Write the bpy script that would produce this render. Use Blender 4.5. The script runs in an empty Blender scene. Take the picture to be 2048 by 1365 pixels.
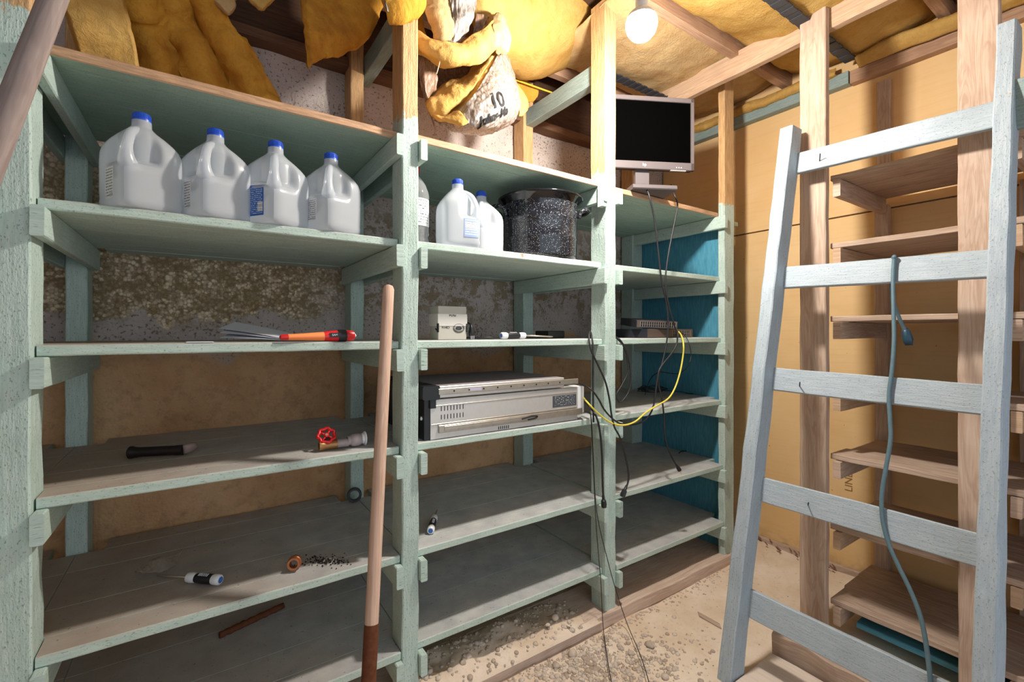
import bpy, bmesh, math, random
from mathutils import Vector, Matrix, noise
random.seed(7)
V = Vector
scene = bpy.context.scene
COL = scene.collection

# ---------------------------------------------------------------- camera
F, CX, CY, CZ = 920.0, 1024.0, 665.0, 1.30          # focal length in px, horizon row, eye height
YAW = math.atan2(624, 920)                           # view axis turned right of the shelf wall's normal
SN, CS = math.sin(YAW), math.cos(YAW)
cam = bpy.data.cameras.new('camera'); camo = bpy.data.objects.new('camera', cam); COL.objects.link(camo)
cam.sensor_width = 36; cam.lens = F / 2048 * 36; cam.clip_start = 0.02
cam.shift_y = -(682.5 - CY) / 2048
camo.location = (0, 0, CZ); camo.rotation_euler = (math.pi / 2, 0, -YAW)
scene.camera = camo

# ---------------------------------------------------------------- world (daylight from the open side behind), exposure
w = bpy.data.worlds.new('daylight'); scene.world = w; w.use_nodes = True
w.node_tree.nodes['Background'].inputs[0].default_value = (0.78, 0.89, 1.0, 1)
w.node_tree.nodes['Background'].inputs[1].default_value = 0.9
BULB_STRENGTH = 690.0
scene.view_settings.view_transform = 'Standard'; scene.view_settings.look = 'None'
scene.view_settings.exposure = 0.62; scene.view_settings.gamma = 1.0
scene.view_settings.use_curve_mapping = False
scene.cycles.max_bounces = 8; scene.cycles.transmission_bounces = 6; scene.cycles.transparent_max_bounces = 8

def ray(px, py):
    u = (px - CX) / F; v = (py - CY) / F
    return V((SN + u * CS, CS - u * SN, -v))
def at(px, py, Y=None, X=None, Z=None):              # a measured sight line met with a real plane of the room
    d = ray(px, py)
    t = Y / d.y if Y is not None else X / d.x if X is not None else (Z - CZ) / d.z
    return V((d.x * t, d.y * t, CZ + d.z * t))

# ---------------------------------------------------------------- bookkeeping
def link(o, parent=None):
    COL.objects.link(o)
    if parent is not None: o.parent = parent
    return o
def tag(o, label=None, cat=None, group=None, kind=None):
    for k, v in (('label', label), ('category', cat), ('group', group), ('kind', kind)):
        if v: o[k] = v
    return o
def thing(name, label, cat, loc=(0, 0, 0), group=None, rot=(0, 0, 0)):
    o = bpy.data.objects.new(name, None); o.empty_display_size = 0.05
    o.location = loc; o.rotation_euler = rot
    return tag(link(o), label, cat, group)
def copy_tree(o, parent=None):
    c = o.copy(); link(c)
    if parent is not None: c.parent = parent
    for ch in list(o.children): copy_tree(ch, c)
    return c

class MB:
    def __init__(s): s.v = []; s.f = []; s.uv = []
    def add(s, vs, fs, uvs=None):
        b = len(s.v); s.v += [V(p) for p in vs]
        for i, f in enumerate(fs):
            s.f.append([b + k for k in f]); s.uv.append(uvs[i] if uvs else None)
        return s
    def beam(s, a, b, u, v, c=0.002, wob=0.0012, seg=0.08):
        """a bar from a to b; u, v half cross-section vectors; uv runs along the grain"""
        a, b, u, v = V(a), V(b), V(u), V(v); L = (b - a).length
        n = max(1, int(L / seg)); hu, hv = u.length, v.length; uh, vh = u / hu, v / hv
        c = min(c, hu * .5, hv * .5)
        pr = [(hu-c, -hv), (hu, -hv+c), (hu, hv-c), (hu-c, hv), (-hu+c, hv), (-hu, hv-c), (-hu, -hv+c), (-hu+c, -hv)]
        per = [0]
        for i in range(8):
            p, q = pr[i], pr[(i + 1) % 8]; per.append(per[-1] + math.hypot(q[0]-p[0], q[1]-p[1]))
        vs, fs, uvs = [], [], []
        for k in range(n + 1):
            o = a.lerp(b, k / n)
            for (x, y) in pr:
                p = o + uh * x + vh * y
                if wob:
                    d = noise.noise(p * 9.0) * wob; e = noise.noise(p * 9.0 + V((31, 7, 3))) * wob
                    p = p + uh * d + vh * e
                vs.append(p)
        for k in range(n):
            for i in range(8):
                j = (i + 1) % 8
                fs.append((k*8+i, k*8+j, k*8+8+j, k*8+8+i))
                l0, l1 = L * k / n, L * (k + 1) / n
                uvs.append(((l0, per[i]), (l0, per[i+1]), (l1, per[i+1]), (l1, per[i])))
        fs.append(tuple(range(7, -1, -1))); uvs.append(tuple((pr[i][0] * .3, pr[i][1]) for i in range(7, -1, -1)))
        m = n * 8; fs.append(tuple(m + i for i in range(8))); uvs.append(tuple((pr[i][0] * .3, pr[i][1]) for i in range(8)))
        if uh.cross(vh).dot(b - a) < 0:
            fs = [f[::-1] for f in fs]; uvs = [q[::-1] for q in uvs]
        return s.add(vs, fs, uvs)
    def box(s, lo, hi, c=0.002, wob=0.0, seg=0.08):
        """axis-aligned bar between two corners, grain along its longest side"""
        lo, hi = V(lo), V(hi); d = hi - lo; m = (lo + hi) / 2
        ax = max(range(3), key=lambda i: d[i]); o = [i for i in range(3) if i != ax]
        e = [V((1, 0, 0)), V((0, 1, 0)), V((0, 0, 1))]
        h = e[ax] * d[ax] / 2
        return s.beam(m - h, m + h, e[o[0]] * d[o[0]] / 2, e[o[1]] * d[o[1]] / 2, c, wob, seg if wob else 9)
    def tube(s, pts, r, n=8, cap=True, smooth=True):
        pts = [V(p) for p in pts]; rs = r if isinstance(r, (list, tuple)) else [r] * len(pts)
        up = V((0, 0, 1)); prev = None; vs, fs, uvs = [], [], []; L = 0
        for k, p in enumerate(pts):
            t = (pts[min(k+1, len(pts)-1)] - pts[max(k-1, 0)]); t = t.normalized() if t.length > 1e-9 else V((0, 0, 1))
            if prev is None:
                x = t.cross(up if abs(t.z) < .9 else V((1, 0, 0))).normalized()
            else:
                x = (prev - t * prev.dot(t)); x = x.normalized() if x.length > 1e-6 else t.orthogonal().normalized()
            prev = x; y = t.cross(x)
            if k: L += (p - pts[k-1]).length
            for i in range(n):
                a = 2 * math.pi * i / n; vs.append(p + (x * math.cos(a) + y * math.sin(a)) * rs[k])
            if k:
                l0 = L - (p - pts[k-1]).length
                for i in range(n):
                    j = (i + 1) % n; b = (k - 1) * n
                    fs.append((b+i, b+j, b+n+j, b+n+i)); w0 = rs[k] * 6.28 / n
                    uvs.append(((l0, i*w0), (l0, i*w0+w0), (L, i*w0+w0), (L, i*w0)))
        if cap:
            fs.append(tuple(range(n - 1, -1, -1))); uvs.append(None)
            fs.append(tuple((len(pts) - 1) * n + i for i in range(n))); uvs.append(None)
        return s.add(vs, fs, uvs)
    def lathe(s, prof, o=(0, 0, 0), z=(0, 0, 1), n=32):
        """prof: (radius, height) pairs turned about the axis z through o"""
        o = V(o); z = V(z).normalized(); x = z.orthogonal().normalized(); y = z.cross(x)
        vs, fs = [], []
        for (r, h) in prof:
            for i in range(n):
                a = 2 * math.pi * i / n; vs.append(o + z * h + (x * math.cos(a) + y * math.sin(a)) * max(r, 1e-5))
        for k in range(len(prof) - 1):
            for i in range(n):
                j = (i + 1) % n; fs.append((k*n+i, k*n+j, k*n+n+j, k*n+n+i))
        return s.add(vs, fs)
    def grid(s, fn, nu, nv, flip=False):
        vs = [fn(i / nu, j / nv) for j in range(nv + 1) for i in range(nu + 1)]
        fs, uvs = [], []
        for j in range(nv):
            for i in range(nu):
                a = j * (nu + 1) + i; f = (a, a + 1, a + nu + 2, a + nu + 1)
                q = ((i/nu, j/nv), ((i+1)/nu, j/nv), ((i+1)/nu, (j+1)/nv), (i/nu, (j+1)/nv))
                fs.append(f[::-1] if flip else f); uvs.append(q[::-1] if flip else q)
        return s.add(vs, fs, uvs)
    def build(s, name, m, parent=None, smooth=False, recalc=False, sub=0):
        me = bpy.data.meshes.new(name); off = V((0, 0, 0)); inv = None
        p = parent; chain = []
        while p is not None: chain.append(p); p = p.parent
        M = Matrix.Identity(4)
        for q in reversed(chain): M = M @ Matrix.LocRotScale(q.location, q.rotation_euler, q.scale)
        inv = M.inverted()
        me.from_pydata([inv @ p for p in s.v], [], s.f)
        ul = me.uv_layers.new(name='UVMap'); k = 0
        for fi, f in enumerate(s.f):
            q = s.uv[fi]
            for i in range(len(f)):
                ul.data[k].uv = q[i] if q else (s.v[f[i]].x + s.v[f[i]].y, s.v[f[i]].z); k += 1
        if recalc:
            bm = bmesh.new(); bm.from_mesh(me); bmesh.ops.recalc_face_normals(bm, faces=bm.faces); bm.to_mesh(me); bm.free()
        if smooth:
            me.polygons.foreach_set('use_smooth', [True] * len(me.polygons))
            if smooth == 'auto':
                try: me.set_sharp_from_angle(angle=math.radians(38))
                except Exception: pass
        if m: me.materials.append(m)
        o = bpy.data.objects.new(name, me); link(o, parent)
        if sub:
            md = o.modifiers.new('sub', 'SUBSURF'); md.levels = sub; md.render_levels = sub
        return o

def catmull(p0, p1, p2, p3, t):
    return 0.5 * ((2*p1) + (p2-p0)*t + (2*p0-5*p1+4*p2-p3)*t*t + (3*p1-p0-3*p2+p3)*t*t*t)
def spline(pts, n):
    pts = [V(p) for p in pts]; m = len(pts) - 1; out = []
    for k in range(n + 1):
        x = k / n * m; i = min(int(x), m - 1); t = x - i
        g = lambda q: pts[max(0, min(m, q))]
        out.append(catmull(g(i-1), g(i), g(i+1), g(i+2), t))
    return out
def net(ctrl):
    rows = [[V(p) for p in r] for r in ctrl]
    def ev(r, x):
        m = len(r) - 1; x = max(0, min(1, x)) * m; i = min(int(x), m - 1); t = x - i
        g = lambda q: r[max(0, min(m, q))]
        return catmull(g(i-1), g(i), g(i+1), g(i+2), t)
    def fn(u, v):
        return ev([ev(r, u) for r in rows], v)
    return fn
def sheet(ctrl, thick, amp=0.012, fr=9.0, nu=40, nv=40, rag=0.03, mb=None, seed=0.0, crinkle=0.0):
    """a soft slab over a control net, lumpy on both faces, with ragged rims"""
    fn = net(ctrl); S = V((seed, seed * 1.7, -seed))
    def base(u, v):
        ru = rag * noise.noise(V((v * 9 + seed, 3.1, 0))); rv = rag * noise.noise(V((u * 9, 7.7 + seed, 0)))
        return fn(u * (1 - abs(ru)) + (ru if ru > 0 else 0), v * (1 - abs(rv)) + (rv if rv > 0 else 0))
    def nrm(u, v):
        e = .01; a = fn(min(1, u+e), v) - fn(max(0, u-e), v); b = fn(u, min(1, v+e)) - fn(u, max(0, v-e))
        n = a.cross(b); return n.normalized() if n.length > 1e-9 else V((0, -1, 0))
    def lump(p):
        d = noise.fractal(p * fr + S, 0.9, 2.1, 4) * amp
        if crinkle: d += (abs(noise.noise(V((p.x * 60, p.y * 60, p.z * 18)) + S)) - .25) * crinkle + (abs(noise.noise(V((p.x*25-p.z*20, p.y*30, p.z*9)) + S)) - .3) * crinkle * 1.4
        return d
    mb = mb or MB()
    def edge(u, v):
        q = min(u, 1-u, v, 1-v) / .10
        return min(1.0, .18 + q)
    def front(u, v):
        p = base(u, v); return p + nrm(u, v) * (thick * .5 * edge(u, v) + lump(p))
    if thick <= 0.003 and crinkle:
        mb.grid(front, nu, nv); return mb
    def back(u, v):
        p = base(u, v); return p - nrm(u, v) * (thick * .5 * edge(u, v) + lump(p + V((3, 1, 2))) * .7)
    b0 = len(mb.v); mb.grid(front, nu, nv); b1 = len(mb.v); mb.grid(back, nu, nv, flip=True)
    W = nu + 1
    rim = [i for i in range(W)] + [j * W + nu for j in range(1, nv + 1)] + [nv * W + i for i in range(nu - 1, -1, -1)] + [j * W for j in range(nv - 1, 0, -1)]
    for k in range(len(rim)):
        i, j = rim[k], rim[(k + 1) % len(rim)]
        mb.f.append([b0 + j, b0 + i, b1 + i, b1 + j]); mb.uv.append(None)
    return mb

# ---------------------------------------------------------------- materials
def lin(r, g, b):
    f = lambda c: (c / 255 / 12.92) if c <= 10 else ((c / 255 + .055) / 1.055) ** 2.4
    return (f(r), f(g), f(b), 1)
class NT:
    def __init__(s, name):
        s.m = bpy.data.materials.new(name); s.m.use_nodes = True; s.t = s.m.node_tree
        s.b = s.t.nodes['Principled BSDF']; s.out = s.t.nodes['Material Output']
    def n(s, typ, **kw):
        nd = s.t.nodes.new(typ)
        for k, v in kw.items():
            if k.startswith('_'): setattr(nd, k[1:], v)
            else: s.put(nd.inputs[int(k[1:]) if k[0] == 'i' and k[1:].isdigit() else k.replace('__', ' ')], v)
        return nd
    def put(s, sock, v):
        if hasattr(v, 'is_output') or isinstance(v, bpy.types.NodeSocket): s.t.links.new(v, sock)
        else: sock.default_value = v
    def uv(s, sc):
        a = s.n('ShaderNodeTexCoord').outputs['UV']; r = s.n('ShaderNodeObjectInfo').outputs['Random']
        r2 = s.n('ShaderNodeMath', _operation='MULTIPLY', i0=r, i1=37.0).outputs[0]
        a2 = s.n('ShaderNodeVectorMath', _operation='ADD', i0=a, i1=r2).outputs[0]
        return s.n('ShaderNodeMapping', Vector=a2, Scale=sc).outputs[0]
    def uvraw(s): return s.n('ShaderNodeTexCoord').outputs['UV']
    def pos(s): return s.n('ShaderNodeNewGeometry').outputs['Position']
    def noise(s, vec, scale, detail=4, rough=.55, dist=0.0):
        return s.n('ShaderNodeTexNoise', Vector=vec, Scale=scale, Detail=detail, Roughness=rough, Distortion=dist).outputs['Fac']
    def ramp(s, fac, a, b):
        return s.n('ShaderNodeMapRange', Value=fac, i1=a, i2=b, _clamp=True).outputs[0]
    def mix(s, fac, a, b):
        m = s.n('ShaderNodeMix', _data_type='RGBA'); s.put(m.inputs[0], fac); s.put(m.inputs[6], a); s.put(m.inputs[7], b)
        return m.outputs[2]
    def math(s, op, a, b=0.0):
        m = s.n('ShaderNodeMath', _operation=op, i0=a, i1=b); return m.outputs[0]
    def sep(s, v): return s.n('ShaderNodeSeparateXYZ', i0=v).outputs
    def bump(s, h, st=.3, dist=.004):
        s.put(s.b.inputs['Normal'], s.n('ShaderNodeBump', Height=h, Strength=st, Distance=dist).outputs[0])
    def fin(s, col, rough=.8, metal=0.0, spec=.3):
        s.put(s.b.inputs['Base Color'], col); s.put(s.b.inputs['Roughness'], rough); s.b.inputs['Metallic'].default_value = metal
        s.b.inputs['Specular IOR Level'].default_value = spec
        return s.m

def wood(name, c1, c2, c3, knots=True, bump=.25):
    t = NT(name); g = t.noise(t.uv((5, 110, 1)), 1.0, 5, .6, .6)
    g2 = t.noise(t.uv((1.6, 16, 1)), 1.0, 3, .5, 1.8); bl = t.noise(t.pos(), 5.0, 4)
    rings = t.ramp(t.math('SINE', t.math('MULTIPLY', g2, 42.0)), -.2, 1.0)
    c = t.mix(t.ramp(g, .3, .7), c1, c2); c = t.mix(t.math('MULTIPLY', rings, .32), c, c3)
    c = t.mix(t.math('MULTIPLY', t.ramp(bl, .5, .8), .5), c, c3)
    t.bump(g, bump, .003)
    return t.fin(c, .82)
def paint(name, c1, c2, bare=None, zpaint=None, front_bare=False, dust=None, brown=False, wear=.70, rough_sawn=.35, spots=.5):
    t = NT(name); P = t.pos(); g = t.noise(t.uv((14, 150, 1)), 1.0, 5, .6); bl = t.noise(P, 6.0, 5)
    c = t.mix(t.ramp(g, .3, .7), c1, c2)
    c = t.mix(t.math('MULTIPLY', t.ramp(bl, .5, .75), .45), c, tuple(x * .8 for x in c2[:3]) + (1,))
    sp = t.noise(t.uv((150, 280, 1)), 1.0, 3, .5)
    c = t.mix(t.math('MULTIPLY', t.ramp(sp, .60, .68), spots), c, (.10, .10, .08, 1))
    nz = t.sep(t.n('ShaderNodeNewGeometry').outputs['Normal'])
    bare = bare or lin(196, 150, 110)
    bw = t.mix(t.ramp(g, .35, .65), bare, tuple(x * .62 for x in bare[:3]) + (1,))
    wr = t.noise(P, 17.0, 5, .65); c = t.mix(t.ramp(wr, wear, wear + .03), c, bw)
    if dust:
        d = t.noise(P, 11.0, 5, .6); dc = t.mix(t.ramp(d, .3, .7), dust[0], dust[1])
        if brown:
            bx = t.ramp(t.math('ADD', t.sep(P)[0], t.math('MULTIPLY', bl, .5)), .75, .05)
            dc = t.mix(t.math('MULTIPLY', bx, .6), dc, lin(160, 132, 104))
        fk = t.noise(P, 90.0, 2); dc = t.mix(t.math('MULTIPLY', t.ramp(fk, .68, .72), .6), dc, (.06, .05, .04, 1))
        c = t.mix(t.ramp(nz[2], .6, .8), c, dc)
    if front_bare:
        fb = t.ramp(t.math('ADD', t.math('ADD', nz[1], t.ramp(t.sep(P)[1], 1.53, 1.55)), t.math('MULTIPLY', t.math('SUBTRACT', wr, .5), 1.2)), -.35, -.5); c = t.mix(fb, c, bw)
        c = t.mix(t.ramp(nz[2], .6, .8), c, bw)
    if zpaint:
        ed = t.math('ADD', t.sep(P)[2], t.math('MULTIPLY', t.math('SUBTRACT', t.noise(P, 30.0, 3), .5), .10))
        c = t.mix(t.ramp(ed, zpaint, zpaint + .012), c, bw)
    t.bump(t.math('ADD', t.math('MULTIPLY', g, .7), t.math('MULTIPLY', sp, .5)), rough_sawn, .004)
    return t.fin(c, .62, 0, .35)
def plain(name, col, rough=.5, metal=0.0, spec=.5, var=.0, emit=None):
    t = NT(name)
    if var:
        n = t.noise(t.pos(), 60.0, 4); col = t.mix(t.math('MULTIPLY', t.ramp(n, .35, .75), var), col, tuple(x * .45 for x in col[:3]) + (1,))
    t.fin(col, rough, metal, spec)
    if emit:
        t.b.inputs['Emission Color'].default_value = emit[0]; t.b.inputs['Emission Strength'].default_value = emit[1]
    return t.m

G1, G2 = lin(194, 210, 202), lin(172, 194, 184)
DUST = (lin(198, 197, 193), lin(166, 168, 170))
M = {}
M['paint'] = paint('green_paint', G1, G2)
M['paint_post'] = paint('green_paint_rough_post', G1, G2, lin(214, 172, 122), zpaint=2.02, spots=.55, rough_sawn=.8, wear=.74)
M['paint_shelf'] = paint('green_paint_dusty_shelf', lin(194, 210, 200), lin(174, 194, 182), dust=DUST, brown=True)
M['paint_top'] = paint('green_paint_bare_edge', lin(172, 196, 180), lin(152, 178, 162), lin(206, 164, 128), front_bare=True)
M['paint_blue_shade'] = paint('shade_tinted_blue_paint', lin(92, 160, 182), lin(60, 132, 160), lin(150, 112, 88), wear=.73, spots=.2)  # side panel's shadow tint put into the paint colour; floor board shares it
M['paint_grey'] = paint('grey_green_paint', lin(150, 168, 164), lin(126, 144, 142), wear=.72)
M['paint_ladder'] = paint('pale_blue_ladder_paint', lin(174, 185, 193), lin(154, 168, 178), lin(186, 148, 112), wear=.71, spots=.45, rough_sawn=.5)
M['wood_post'] = wood('old_fir', lin(204, 182, 164), lin(184, 156, 136), lin(152, 118, 96))
M['wood_shelf'] = wood('weathered_board', lin(200, 178, 160), lin(172, 148, 130), lin(138, 112, 94))
M['wood_joist'] = wood('brown_joist', lin(190, 156, 128), lin(164, 128, 102), lin(134, 98, 74))
M['wood_tan'] = wood('tan_timber', lin(204, 176, 148), lin(184, 152, 124), lin(160, 126, 98))
M['wood_pale'] = wood('dusty_pale_plank', lin(226, 212, 198), lin(212, 194, 178), lin(196, 176, 160), bump=.1)
M['wood_brown'] = wood('dark_brown_framing', lin(120, 88, 66), lin(100, 72, 54), lin(78, 56, 42))
M['wood_dark'] = wood('dark_decking', lin(92, 64, 46), lin(70, 48, 36), lin(52, 36, 28))
M['wood_curb'] = wood('dusty_sill_timber', lin(218, 198, 182), lin(200, 174, 156), lin(174, 138, 116))
M['wood_grey'] = wood('worn_ash_handle', lin(158, 142, 136), lin(136, 120, 114), lin(118, 102, 96), bump=.1)
M['wood_ash'] = wood('pale_ash_handle', lin(214, 184, 164), lin(196, 160, 138), lin(170, 134, 112), bump=.1)

def m_concrete():
    t = NT('patched_concrete'); P = t.pos(); x, y, z = t.sep(P)
    n1 = t.noise(P, 3.0, 6, .6); n2 = t.noise(P, 22.0, 6, .7); n3 = t.noise(P, 55.0, 4, .7)
    vor = t.n('ShaderNodeTexVoronoi', Vector=P, Scale=88.0, _feature='F1'); vc = vor.outputs['Color']; vd = vor.outputs['Distance']
    tan = t.mix(t.ramp(n1, .35, .7), lin(214, 172, 130), lin(182, 138, 98)); tan = t.mix(t.math('MULTIPLY', t.ramp(n2, .5, .8), .5), tan, lin(104, 78, 60))
    white = t.mix(t.ramp(n1, .3, .7), lin(206, 194, 188), lin(178, 164, 156))
    white = t.mix(t.math('MULTIPLY', t.ramp(t.math('ADD', t.noise(P, 95.0, 3, .6), t.math('MULTIPLY', n1, .3)), .74, .80), .8), white, lin(110, 94, 78))
    agg = t.mix(t.ramp(t.sep(vc)[0], .1, .9), lin(170, 146, 116), lin(236, 216, 186)); agg = t.mix(t.math('MULTIPLY', t.ramp(vd, .45, .8), .7), agg, lin(112, 92, 70))
    wob = t.math('MULTIPLY', t.math('SUBTRACT', n1, .5), .55)
    zz = t.math('ADD', z, wob)
    c = t.mix(t.ramp(zz, 1.22, 1.30), tan, white)                       # whitewash above, bare plaster below
    left = t.ramp(t.math('ADD', x, wob), .62, .40)
    band = t.math('MULTIPLY', t.ramp(zz, 1.40, 1.42), t.ramp(zz, 2.05, 1.85))
    c = t.mix(t.math('MULTIPLY', band, left), c, agg)                   # exposed stones in the first bay
    mid = t.math('MULTIPLY', t.math('MULTIPLY', t.ramp(zz, 1.36, 1.46), t.ramp(zz, 1.95, 1.8)), t.ramp(n2, .46, .54))
    c = t.mix(t.math('MULTIPLY', mid, .75), c, lin(136, 116, 84))
    t.bump(t.math('ADD', t.math('MULTIPLY', n3, .6), t.math('MULTIPLY', vd, -.5)), .6, .01)
    return t.fin(c, .95, 0, .1)
M['concrete'] = m_concrete()
def m_ply():
    t = NT('plywood_panel'); P = t.pos(); x, y, z = t.sep(P)
    st = t.noise(t.n('ShaderNodeMapping', Vector=P, Scale=(1, 3, 60)).outputs[0], 1.0, 4); n1 = t.noise(P, 2.2, 4); n2 = t.noise(P, 40.0, 2)
    c = t.mix(t.ramp(n1, .3, .7), lin(234, 200, 150), lin(222, 182, 126)); c = t.mix(t.math('MULTIPLY', t.ramp(st, .5, .8), .18), c, lin(190, 146, 96))
    c = t.mix(t.math('MULTIPLY', t.ramp(n2, .74, .77), .8), c, lin(112, 76, 46))
    low = t.math('MULTIPLY', t.ramp(t.math('ADD', z, t.math('MULTIPLY', n1, .2)), .26, .08), t.ramp(t.noise(P, 14.0, 4), .45, .6))
    c = t.mix(t.math('MULTIPLY', low, .7), c, lin(150, 120, 92))
    t.bump(st, .08, .002); return t.fin(c, .7, 0, .25)
M['ply'] = m_ply()
def m_dirt():
    t = NT('packed_dirt'); P = t.pos(); n1 = t.noise(P, 3.5, 6, .6); n2 = t.noise(P, 40.0, 5, .7)
    c = t.mix(t.ramp(n1, .35, .68), lin(232, 216, 198), lin(212, 188, 162)); c = t.mix(t.math('MULTIPLY', t.ramp(n2, .55, .75), .45), c, lin(172, 148, 126))
    t.bump(t.math('ADD', n1, t.math('MULTIPLY', n2, .4)), .5, .012); return t.fin(c, .95, 0, .1)
M['dirt'] = m_dirt()
def m_stone():
    t = NT('pebble_stone'); r = t.n('ShaderNodeTexVoronoi', Vector=t.pos(), Scale=28.0).outputs['Color']
    n = t.noise(t.pos(), 90.0, 3); c = t.mix(t.sep(r)[0], lin(214, 200, 186), lin(176, 158, 142)); c = t.mix(t.math('MULTIPLY', t.ramp(n, .5, .8), .4), c, lin(140, 122, 106))
    return t.fin(c, .9, 0, .15)
M['stone'] = m_stone()
def m_insul(name, c1, c2, c3, stain=.25):
    t = NT(name); P = t.pos(); n1 = t.noise(P, 7.0, 6, .65, .8); n2 = t.noise(P, 45.0, 5, .7, 1.2)
    c = t.mix(t.ramp(n1, .32, .68), c1, c2); c = t.mix(t.math('MULTIPLY', t.ramp(n2, .52, .8), .4), c, c3)
    n3 = t.noise(P, 2.6, 5, .6, 1.5); c = t.mix(t.math('MULTIPLY', t.ramp(n3, .52, .72), stain), c, c3)
    t.bump(t.math('ADD', n1, t.math('MULTIPLY', n2, .6)), .7, .012)
    t.fin(c, 1.0, 0, .05)
    tr = t.n('ShaderNodeBsdfTranslucent', Color=c); mx = t.n('ShaderNodeMixShader', Fac=.22)
    t.t.links.new(t.b.outputs[0], mx.inputs[1]); t.t.links.new(tr.outputs[0], mx.inputs[2]); t.t.links.new(mx.outputs[0], t.out.inputs[0])
    return t.m
M['insul'] = m_insul('yellow_fibreglass', lin(220, 184, 114), lin(204, 160, 86), lin(176, 124, 56))
M['insul_old'] = m_insul('stained_fibreglass', lin(232, 176, 74), lin(202, 140, 56), lin(140, 90, 46), .8)
M['insul_pale'] = m_insul('pale_fibreglass', lin(222, 194, 146), lin(206, 168, 116), lin(184, 140, 88))
def m_film(name, col, dark, tint=.25):
    t = NT(name); P = t.pos(); n = t.noise(t.n('ShaderNodeMapping', Vector=P, Rotation=(0, .6, 0), Scale=(2.2, 1.6, .5)).outputs[0], 26.0, 6, .65, 2.5); c = t.mix(t.ramp(n, .42, .62), col, dark); t.fin(c, .22, 0, .6)
    t.bump(n, .5, .01)
    tr = t.n('ShaderNodeBsdfTransparent'); mx = t.n('ShaderNodeMixShader', Fac=tint)
    t.t.links.new(t.b.outputs[0], mx.inputs[1]); t.t.links.new(tr.outputs[0], mx.inputs[2]); t.t.links.new(mx.outputs[0], t.out.inputs[0])
    return t.m
M['film'] = m_film('crinkled_clear_film', lin(158, 153, 149), lin(116, 98, 84), .0)
M['film_dark'] = m_film('brown_kraft_film', lin(150, 122, 100), lin(112, 86, 70), .0)
M['film_thin'] = m_film('thin_plastic_scrap', lin(190, 176, 164), lin(150, 130, 112), .55)
def m_milky():
    t = NT('milky_polyethylene'); c = lin(240, 243, 246)
    d = t.n('ShaderNodeBsdfDiffuse', Color=c); tl = t.n('ShaderNodeBsdfTranslucent', Color=lin(238, 243, 248)); g = t.n('ShaderNodeBsdfGlossy', Roughness=.22, Color=(1, 1, 1, 1))
    a = t.n('ShaderNodeMixShader', Fac=.55); t.t.links.new(d.outputs[0], a.inputs[1]); t.t.links.new(tl.outputs[0], a.inputs[2])
    fr = t.n('ShaderNodeFresnel', IOR=1.42); b = t.n('ShaderNodeMixShader'); t.t.links.new(fr.outputs[0], b.inputs[0])
    t.t.links.new(a.outputs[0], b.inputs[1]); t.t.links.new(g.outputs[0], b.inputs[2])
    tp = t.n('ShaderNodeBsdfTransparent', Color=(.9, .95, 1, 1)); e = t.n('ShaderNodeMixShader', Fac=.22)
    t.t.links.new(b.outputs[0], e.inputs[1]); t.t.links.new(tp.outputs[0], e.inputs[2]); t.t.links.new(e.outputs[0], t.out.inputs[0])
    return t.m
M['milky'] = m_milky()
def m_clear():
    t = NT('clear_bottle_plastic'); t.fin((.92, .95, .95, 1), .06, 0, .5); t.b.inputs['Transmission Weight'].default_value = .85; t.b.inputs['IOR'].default_value = 1.15
    return t.m
M['clear'] = m_clear()
def m_label(name, base, ink, lines, frac, bar=None):
    """printed panel: rows of broken ink strokes, a heading block and an optional pale bar-code box (uv 0..1)"""
    t = NT(name); uv = t.uvraw(); u, v, _ = t.sep(uv)
    row = t.math('FRACT', t.math('MULTIPLY', v, lines)); on = t.math('LESS_THAN', row, .45)
    wd = t.noise(t.n('ShaderNodeMapping', Vector=uv, Scale=(26, lines * 1.0, 1)).outputs[0], 1.0, 2); on2 = t.math('MULTIPLY', on, t.math('GREATER_THAN', wd, frac))
    inside = t.math('MULTIPLY', t.math('MULTIPLY', t.math('GREATER_THAN', u, .08), t.math('LESS_THAN', u, .92)), t.math('MULTIPLY', t.math('GREATER_THAN', v, .06), t.math('LESS_THAN', v, .94)))
    c = t.mix(t.math('MULTIPLY', on2, inside), base, ink)
    if bar:
        u0, u1, v0, v1 = bar
        bx = t.math('MULTIPLY', t.math('MULTIPLY', t.math('GREATER_THAN', u, u0), t.math('LESS_THAN', u, u1)), t.math('MULTIPLY', t.math('GREATER_THAN', v, v0), t.math('LESS_THAN', v, v1)))
        st = t.math('GREATER_THAN', t.noise(t.n('ShaderNodeMapping', Vector=uv, Scale=(.01, 60, 1)).outputs[0], 1.0, 1), .52)
        c = t.mix(bx, c, t.mix(st, lin(235, 238, 240), lin(50, 55, 70)))
    return t.fin(c, .45)
M['label_blue'] = m_label('blue_printed_label', lin(38, 92, 172), lin(200, 215, 236), 16, .5, (.62, .95, .12, .45))
M['label_white'] = m_label('white_printed_label', lin(232, 232, 234), lin(110, 112, 120), 11, .46, (.55, .9, .04, .22))
M['label_pale'] = m_label('pale_blue_printed_label', lin(150, 170, 216), lin(226, 230, 238), 9, .44, (.1, .95, .42, .68))
M['label_grey'] = m_label('dark_grey_rating_plate', lin(74, 76, 82), lin(196, 198, 200), 8, .57)
M['label_clear'] = m_label('bottle_label', lin(225, 225, 222), lin(90, 92, 98), 10, .5)
M['cap_blue'] = plain('blue_cap_plastic', lin(28, 78, 190), .4)
M['cap_red'] = plain('red_cap_plastic', lin(186, 36, 40), .4)
M['red'] = plain('red_plastic', lin(206, 30, 34), .35)
M['orange'] = plain('orange_grip', lin(250, 140, 74), .5)
M['black'] = plain('black_plastic', lin(24, 25, 29), .42)
M['rubber'] = plain('black_rubber_cord', lin(34, 33, 37), .5)
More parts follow.
